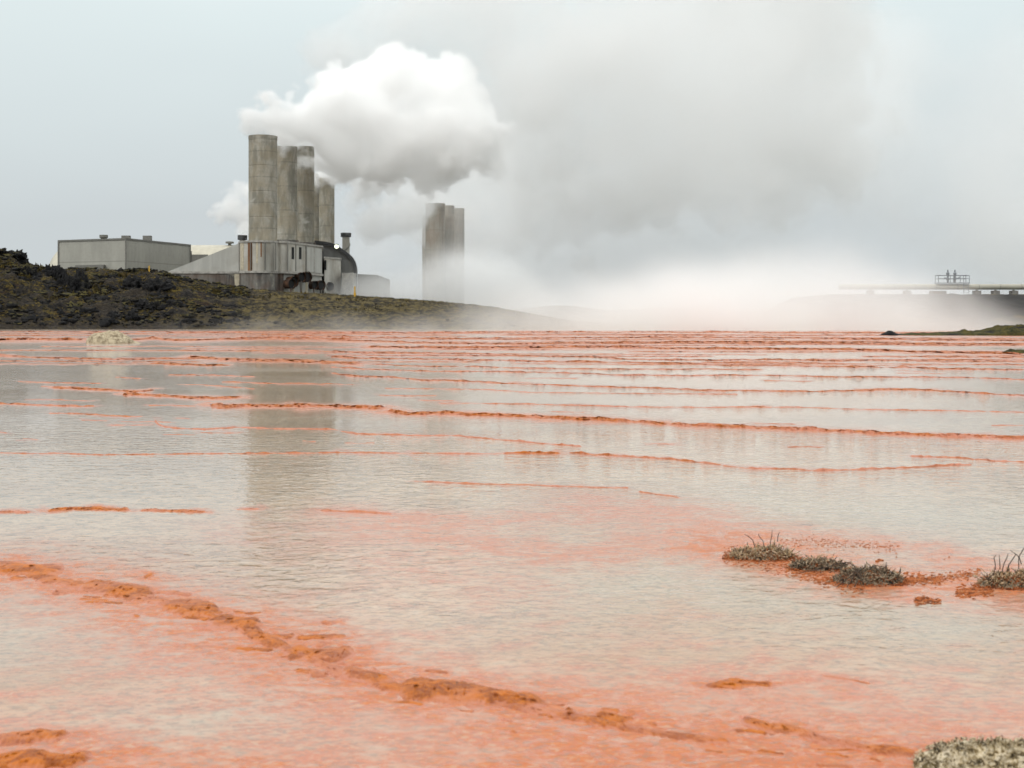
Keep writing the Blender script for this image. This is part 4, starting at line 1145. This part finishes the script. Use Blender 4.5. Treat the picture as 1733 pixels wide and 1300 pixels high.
def tuft(px, py, w, h, label, seed, twigs, dark=False, long_twigs=(), orange_n=120, deep=.5):
    """w, h in photo pixels; stands on the ground at row py"""
    rr = random.Random(seed)
    Y = GY(py); k = Y / F0; c = (GX(px, Y), Y)
    lx = w * k / 2; ly = lx * deep; hh = h * k * .62
    root = thing('heather_tuft', (c[0], c[1], 0), label, 'tuft', 'twiggy tufts crusted with minerals')
    def zf(x, y):
        q = ((x - c[0]) / lx) ** 2 + ((y - c[1]) / ly) ** 2
        return hh * .8 * max(0, 1 - q) ** .6 * (.75 + .5 * float(perlin(x * 25, y * 25, seed)))
    v, f = shards(rr, 3000, c, lx * 1.0, ly * 1.0, .006, .022, zf, seed, -.15)
    npmesh('crust', v, f, M['tuft_dark'] if dark else M['tuft_pale'], root, smooth=False)
    v, f = shards(rr, orange_n * 14, (c[0], c[1] - ly * .25), lx * 1.2, ly * 1.35, .004, .013, lambda x, y: zf(x, y) * 1.0 - .001, seed + 7, .15)
    npmesh('orange_crust', v, f, M['tuft_orange'], root, smooth=False)
    v, f = shards(rr, 420, c, lx * .95, ly * .9, .014, .040, zf, seed + 3, .05)
    npmesh('straw', c_thin(v), f, M['straw'], root, smooth=False)
    # core under the nodules
    n1, n2 = 50, 30
    A, B = np.meshgrid(np.linspace(0, 2 * np.pi, n1), np.linspace(0, 1, n2))
    X = c[0] + np.cos(A) * B * lx * 1.02; Yv = c[1] + np.sin(A) * B * ly * 1.02
    Z = hh * .72 * np.clip(1 - B ** 2, 0, 1) ** .6 * (.8 + .5 * perlin(X * 25, Yv * 25, seed)) + .004 * fbm(X * 90, Yv * 90, 0, 3) - .003
    npmesh('core', np.stack([X, Yv, Z], -1).reshape(-1, 3), grid_faces(n2, n1), M['tuft_dark'], root)
    for i in range(twigs * 2):
        mb = MB()
        x = c[0] + rr.uniform(-.85, .85) * lx; y = c[1] + rr.uniform(-.6, .6) * ly; z = zf(x, y) - .004
        L = rr.uniform(.012, .034) * (1.6 if rr.random() < .2 else 1); a = rr.uniform(-.9, .9)
        p0 = Vector((x, y, z)); d = Vector((math.sin(a), rr.uniform(-.4, .4), math.cos(a)))
        p1 = p0 + d * L * .5; p2 = p1 + (d + Vector((rr.uniform(-.4, .4), 0, rr.uniform(-.2, .3)))) * L * .5
        mb.tube([p0, p1, p2], [.0020, .0016, .0009], 5)
        if rr.random() < .5:
            mb.tube([p1, p1 + Vector((rr.uniform(-1, 1), 0, .5)).normalized() * L * .35], [.0013, .0008], 4)
        mb.build('twig', M['wood'], root)
    for pts in long_twigs:
        pts = [(pts[0][0] * 1.5 - pts[1][0] * .5, pts[0][1] + 12, pts[0][2])] + pts
        q = [Vector((GX(a, Y + dy), Y + dy, 0)) for a, b, dy in pts]
        for v_, (a, b, dy) in zip(q, pts): v_.z = GZ(b, Y + dy)
        MB().tube(q, [.0018] * (len(q) - 1) + [.0009], 6).build('twig', M['wood'], root, True)
    return root
tuft(1290, 945, 115, 34, 'small pale crusted tuft at the left end of the twiggy group', 1, 14, False,
     [[(1274,915,0),(1267,909,0),(1260,905,0)],[(1304,918,0),(1306,908,0),(1307,898,0)],[(1291,916,0),(1285,909,0),(1283,904,0)],[(1317,906,0),(1320,901,0)]], 240)
tuft(1385, 963, 95, 28, 'low grey-green crusted tuft in the middle of the twiggy group', 2, 12, True,
     [[(1440,952,-.1),(1418,955,-.1),(1385,965,-.1),(1350,971,-.1)],[(1438,953,-.1),(1410,966,-.1),(1388,982,-.1)],[(1440,955,-.1),(1425,957,0),(1395,960,0),(1375,966,-.1)]], 150)
tuft(1470, 986, 118, 48, 'dark twiggy tuft with long black stems trailing in the water', 3, 22, True,
     [[(1450,962,-.1),(1445,972,-.1),(1425,988,-.1),(1403,1003,-.1)],[(1452,966,-.1),(1440,985,-.1),(1424,1008,-.1)],[(1484,958,0),(1500,968,0),(1523,984,-.05)],[(1448,968,-.1),(1430,976,-.1),(1412,992,-.1)],
      [(1480,960,0),(1462,962,0),(1446,970,-.1),(1436,985,-.1)],[(1456,972,-.1),(1448,990,-.1),(1440,1005,-.1)],[(1478,957,0),(1492,960,0),(1508,974,0),(1518,988,0)]], 200)
tuft(1722, 992, 130, 50, 'crusted tuft with bristling dark stems at the right edge', 4, 26, False,
     [[(1684,953,0),(1682,945,0),(1686,940,0)],[(1692,952,0),(1691,940,0)],[(1699,955,0),(1704,945,0),(1706,938,0)],[(1708,956,0),(1716,944,0),(1720,938,0)],[(1724,952,0),(1724,944,0),(1732,930,0),(1738,924,0)],[(1725,944,0),(1718,938,0),(1709,932,0)]], 300, .42)
# beads of orange crust standing out of the water between the tufts
def beads():
    rr = random.Random(12); V, Fc, off = [], [], 0
    def add(px, py, r, tall=1.0):
        nonlocal off
        Y = GY(py); r *= .5; tall *= .7; v, f = rock_geo((GX(px, Y), Y, r * .15 * tall), (r * rr.uniform(.9, 1.8), r, r * tall * rr.uniform(.6, 1.1)), px * .37, 2, .7, 2.4, 3)
        V.append(v); Fc.append(f + off); off += len(v)
    for i in range(330):
        a = rr.random(); px = 1320 + a * 200; add(px, 916 + a * 12 + rr.gauss(0, 5), rr.uniform(.002, .0065))
    for i in range(450):
        a = rr.random(); add(1225 + a * 130, 940 + a * 22 + rr.gauss(0, 7), rr.uniform(.003, .009))
    for i in range(420):
        a = rr.random(); add(1330 + a * 130, 962 + a * 36 + rr.gauss(0, 7), rr.uniform(.003, .011))
    for i in range(420):
        a = rr.random(); add(1520 + a * 70, 984 + rr.gauss(0, 4) - a * 3, rr.uniform(.004, .010))
    for i in range(280):
        a = rr.random(); add(1580 + a * 80, 982 - a * 12 + rr.gauss(0, 4), rr.uniform(.003, .008))
    for i in range(360):
        a = rr.random(); add(1620 + a * 60, 1002 + rr.gauss(0, 4), rr.uniform(.004, .012))
    for i in range(120):
        a = rr.random(); add(1550 + a * 42, 1018 + rr.gauss(0, 3), rr.uniform(.004, .012))
    for px, py, r in ((1450,922,.006),(1490,926,.008),(1497,927,.009),(1520,925,.007),(1517,944,.005),(1480,936,.003),(1490,950,.016),(1484,952,.014),(1500,963,.007),(1520,970,.013),(1533,972,.013),(1512,968,.010),(1606,944,.008),(1598,948,.006)):
        add(px, py, r, 1.3)
    o = npmesh('orange_nodules', np.concatenate(V), np.concatenate(Fc), M['tuft_orange'])
    tag(o, 'beads of wet orange crust around the twiggy tufts', None, None, 'stuff')
beads()
# lichened mound in the lower right corner
def corner_mound():
    Y = 3.02
    root = thing('lichen_mound', (GX(1690, Y), Y, 0), 'blurred knobbly lichened mound in the lower right corner', 'mound')
    rr = random.Random(4)
    c = (GX(1712, 3.13), 3.13); lx, ly, hh = .215, .17, .052
    def zf(x, y):
        q = ((x - c[0]) / lx) ** 2 + ((y - c[1]) / ly) ** 2
        return hh * max(0, 1 - q) ** .55 * (.8 + .5 * float(fbm(x * 16, y * 16, 1, 3)))
    t = tuft_mat('lichen crust', [(.34, (0.03, 0.022, 0.012)), (.43, (0.18, 0.12, 0.04)), (.50, (0.58, 0.47, 0.30)), (.58, (0.66, 0.57, 0.43)), (.66, (0.10, 0.07, 0.02))], 26)
    v, f = shards(rr, 9000, c, lx, ly, .004, .011, zf, 55)
    npmesh('lichen_crust', v, f, t, root, smooth=False)
    n1, n2 = 60, 40
    A, B = np.meshgrid(np.linspace(0, 2 * np.pi, n1), np.linspace(0, 1, n2))
    X = c[0] + np.cos(A) * B * lx; Yv = c[1] + np.sin(A) * B * ly
    Z = hh * .95 * np.clip(1 - B ** 2, 0, 1) ** .55 * (.8 + .5 * fbm(X * 16, Yv * 16, 1, 3)) - .002
    npmesh('core', np.stack([X, Yv, Z], -1).reshape(-1, 3), grid_faces(n2, n1), t, root)
corner_mound()

# ------------------------------------------------------------------ steam: fog volumes computed from blobs and noise
def steam(name, label, blobs, dens, soft, vox, namp, nscale, color=(1, 1, 1), aniso=0.0, floor=None, billow=0.0, pad=1.5, k=None, stretch=(1, 1, 1), ero=0.0):
    """blobs: (px, py, Y, radius in photo px, [depth factor]); density is built in world space"""
    vol = bpy.data.volumes.new(name)
    ob = bpy.data.objects.new(name, vol); COL.objects.link(ob)
    cs = [(P(b[0], b[1], b[2]), b[3] * b[2] / F0, (b[4] if len(b) > 4 else 1.0), (b[5] if len(b) > 5 else 1.0), (b[6] if len(b) > 6 else 1.0)) for b in blobs]
    ext = namp * 0.35 + pad
    lo = Vector([min(c[0][i] - c[1] * (c[3] if i == 1 else (c[2] if i == 2 else c[4])) for c in cs) - ext for i in range(3)])
    hi = Vector([max(c[0][i] + c[1] * (c[3] if i == 1 else (c[2] if i == 2 else c[4])) for c in cs) + ext for i in range(3)])
    if floor is not None: lo.z = floor
    gt = bpy.data.node_groups.new(name, 'GeometryNodeTree')
    gt.interface.new_socket('Geometry', in_out='INPUT', socket_type='NodeSocketGeometry')
    gt.interface.new_socket('Geometry', in_out='OUTPUT', socket_type='NodeSocketGeometry')
    N = gt.nodes
    def nn(t, **kw):
        q = N.new(t)
        for a, b in kw.items(): setattr(q, a, b)
        return q
    def mth(op, a, b=None, c=None):
        q = nn('ShaderNodeMath', operation=op)
        for i, s in enumerate((a, b, c)):
            if s is None: continue
            if isinstance(s, (int, float)): q.inputs[i].default_value = s
            else: gt.links.new(s, q.inputs[i])
        return q.outputs[0]
    pos = nn('GeometryNodeInputPosition').outputs[0]
    kk = k if k is not None else vox * 4
    acc = None
    for (c, r, fz, fy, fx) in cs:
        s = nn('ShaderNodeVectorMath', operation='SUBTRACT'); gt.links.new(pos, s.inputs[0]); s.inputs[1].default_value = c
        v = s.outputs[0]
        if fz != 1.0 or fy != 1.0 or fx != 1.0:
            m_ = nn('ShaderNodeVectorMath', operation='MULTIPLY'); gt.links.new(v, m_.inputs[0]); m_.inputs[1].default_value = (1 / fx, 1 / fy, 1 / fz); v = m_.outputs[0]
        l = nn('ShaderNodeVectorMath', operation='LENGTH'); gt.links.new(v, l.inputs[0])
        d = mth('SUBTRACT', r, l.outputs['Value'])
        acc = d if acc is None else mth('SMOOTH_MAX', acc, d, kk)
    sc = nn('ShaderNodeVectorMath', operation='MULTIPLY'); gt.links.new(pos, sc.inputs[0]); sc.inputs[1].default_value = stretch
    nz_ = nn('ShaderNodeTexNoise'); nz_.inputs['Scale'].default_value = nscale; nz_.inputs['Detail'].default_value = 6; nz_.inputs['Roughness'].default_value = 0.58
    nz_.inputs['Distortion'].default_value = 0.3
    gt.links.new(sc.outputs[0], nz_.inputs['Vector'])
    fld = mth('MULTIPLY_ADD', mth('SUBTRACT', nz_.outputs[0], 0.5), namp * 2, acc)
    if billow:
        for bs, ba in ((nscale * 1.1, billow), (nscale * 2.6, billow * .62), (nscale * 5.8, billow * .36)):
            vo = nn('ShaderNodeTexVoronoi', feature='SMOOTH_F1'); vo.inputs['Scale'].default_value = bs; vo.inputs['Smoothness'].default_value = 0.18
            wr = nn('ShaderNodeVectorMath', operation='ADD'); gt.links.new(sc.outputs[0], wr.inputs[0])
            w2 = nn('ShaderNodeVectorMath', operation='SCALE'); gt.links.new(nz_.outputs[1], w2.inputs[0]); w2.inputs['Scale'].default_value = 0.5 / bs
            gt.links.new(w2.outputs[0], wr.inputs[1])
            gt.links.new(wr.outputs[0], vo.inputs['Vector'])
            fld = mth('MULTIPLY_ADD', mth('SUBTRACT', 0.52, vo.outputs['Distance']), ba * 2, fld)
    mr = nn('ShaderNodeMapRange'); mr.interpolation_type = 'SMOOTHSTEP'
    gt.links.new(fld, mr.inputs[0]); mr.inputs[1].default_value = 0.0; mr.inputs[2].default_value = soft; mr.inputs[3].default_value = 0; mr.inputs[4].default_value = 1.0
    dn = mr.outputs[0]
    if ero:
        e2 = nn('ShaderNodeMapRange'); e2.interpolation_type = 'SMOOTHSTEP'; gt.links.new(nz_.outputs[0], e2.inputs[0])
        e2.inputs[1].default_value = 0.5 - ero * .22; e2.inputs[2].default_value = 0.5 + ero * .12; e2.inputs[3].default_value = 1 - ero; e2.inputs[4].default_value = 1
        dn = mth('MULTIPLY', dn, e2.outputs[0])
    vc = nn('GeometryNodeVolumeCube')
    gt.links.new(dn, vc.inputs['Density'])
    vc.inputs['Min'].default_value = lo; vc.inputs['Max'].default_value = hi
    for a, i in (('Resolution X', 0), ('Resolution Y', 1), ('Resolution Z', 2)):
        vc.inputs[a].default_value = max(8, int((hi[i] - lo[i]) / vox))
    sm = nn('GeometryNodeSetMaterial'); gt.links.new(vc.outputs[0], sm.inputs[0])
    t = NT(name + ' vapour')
    pv = t.n('ShaderNodeVolumePrincipled'); pv.inputs['Color'].default_value = (*color, 1); pv.inputs['Density'].default_value = dens
    pv.inputs['Anisotropy'].default_value = aniso
    t.l(pv.outputs[0], t.out.inputs['Volume'])
    sm.inputs['Material'].default_value = t.m
    vol.materials.append(t.m)
    go = nn('NodeGroupOutput'); gt.links.new(sm.outputs[0], go.inputs[0])
    md = ob.modifiers.new('steam', 'NODES'); md.node_group = gt
    tag(ob, label, None, None, 'stuff')
    print('STEAM', name, [round(hi[i] - lo[i], 1) for i in range(3)], [int((hi[i] - lo[i]) / vox) for i in range(3)])
    return ob

steam('main_steam', 'bright billowing steam pouring rightward from the tall stacks',
      [(438,226,232,22),(456,218,232,28),(476,212,236,32),(500,205,240,42),(540,196,245,54),(484,240,247,27),(500,236,252,24),(522,230,262,24),(530,216,254,36),(585,205,248,70),(600,165,250,58),(640,215,250,76),(655,150,250,68),(700,225,252,78),(705,165,252,68),
       (755,225,252,72),(765,175,252,58),(800,245,252,60),(660,275,252,42),(600,262,252,42),(730,278,252,46),(560,262,262,40),(553,296,287,22),(536,290,289,18),(590,285,275,40),(640,118,252,38),(640,300,275,40)],
      0.5, 1.0, 0.28, 7, 0.11, billow=2.2, k=2.0, ero=.35)
steam('drifting_steam', 'broad grey-white steam bank drifting high across the upper right',
      [(650,100,330,84),(690,130,332,60),(610,80,330,60),(700,40,335,110),(780,0,340,120),(770,120,335,100),(820,200,335,100),(900,60,345,140),(1000,30,350,150),(900,190,350,130),(1000,160,355,140),(1100,60,360,160),(1080,250,365,130),(1230,160,365,150),(1300,10,370,140),(1190,250,350,110),(980,280,360,120),(1330,220,380,130),(1400,-10,390,120),(850,-80,350,130),(1100,-100,360,160),(1350,-80,380,140),(900,320,370,110),(850,280,440,80),(760,330,440,70),(690,330,440,50)],
      0.050, 3.2, 0.9, 24, 0.040, billow=10, k=5, ero=.75)
steam('side_steam', 'small white steam puff escaping behind the tallest stack on its left',
      [(412,330,262,20),(400,345,262,28),(386,356,262,24),(374,350,262,15),(414,362,262,28),(418,392,238,11),(410,387,240,9),(424,385,240,16),(412,395,235,8),(430,340,265,30)],
      0.40, 1.0, 0.28, 4, 0.22, billow=1.2, k=1.0, ero=.4)
steam('vent_steam', 'white steam stream blowing right from the spiral pipe chimney',
      [(588,388,262,9),(598,386,262,12),(612,383,262,17),(628,382,264,24),(648,376,266,32),(672,368,268,35),(695,376,270,30),(596,338,275,24),(622,335,275,28),(645,340,275,30),(670,345,275,32),(705,348,278,32),(640,362,275,28)],
      0.20, 1.8, 0.36, 6, 0.14, billow=1.5, k=1.5, ero=.6)
steam('steam_veil', 'thin grey steam veil hanging around and beyond the distant stacks',
      [(640,430,460,110,1,.6),(750,520,330,98,1,1,2.0),(760,360,520,190,1,.5),(900,440,400,170,1,.6),(1050,420,400,230,1,.5),(1250,420,400,230,1,.5),(900,220,520,200,1,.4),(1150,150,520,260,1,.4),(1400,200,500,260,1,.4),(1550,300,470,220,1,.4),(1750,250,500,260,1,.35),(1450,440,380,190,1,.5),(1750,420,480,180,1,.35)],
      0.028, 26, 3.0, 36, 0.016, k=22, ero=.35)
steam('ground_steam', 'low white steam lying on the hot pools behind the far rims',
      [(500,660,168,108,1,1,1.3),(620,660,168,118,1,1,1.3),(760,660,166,138,1,1,1.2),(900,660,164,175,1,1,1.1),(1040,660,162,208,1,1,1.1),(1190,660,160,250,1,1,1.1),(1340,660,160,285,1,1,1.1),(1440,660,160,278,1,1,1),(1525,660,158,232,1,1,1),(1610,660,157,180,1,1,1.2),(1740,660,156,142,1,1,1.2),(800,500,250,80,1,1.5,2),(660,500,242,64,1,1.5,2)],
      0.14, 7.0, 0.85, 8, 0.055, k=5, ero=.3, floor=-0.2, stretch=(.7, .7, 1.0))
steam('shore_mist', 'faint veil of mist creeping along the foot of the dark bank',
      [(100,560,168,12,1,1.5,22),(420,558,168,22,1,1.3,9),(620,552,168,40,1,1.0,4),(-300,560,168,12,1,1.5,22)],
      0.055, 2.2, 1.0, 2.4, 0.12, k=2, floor=-0.2)
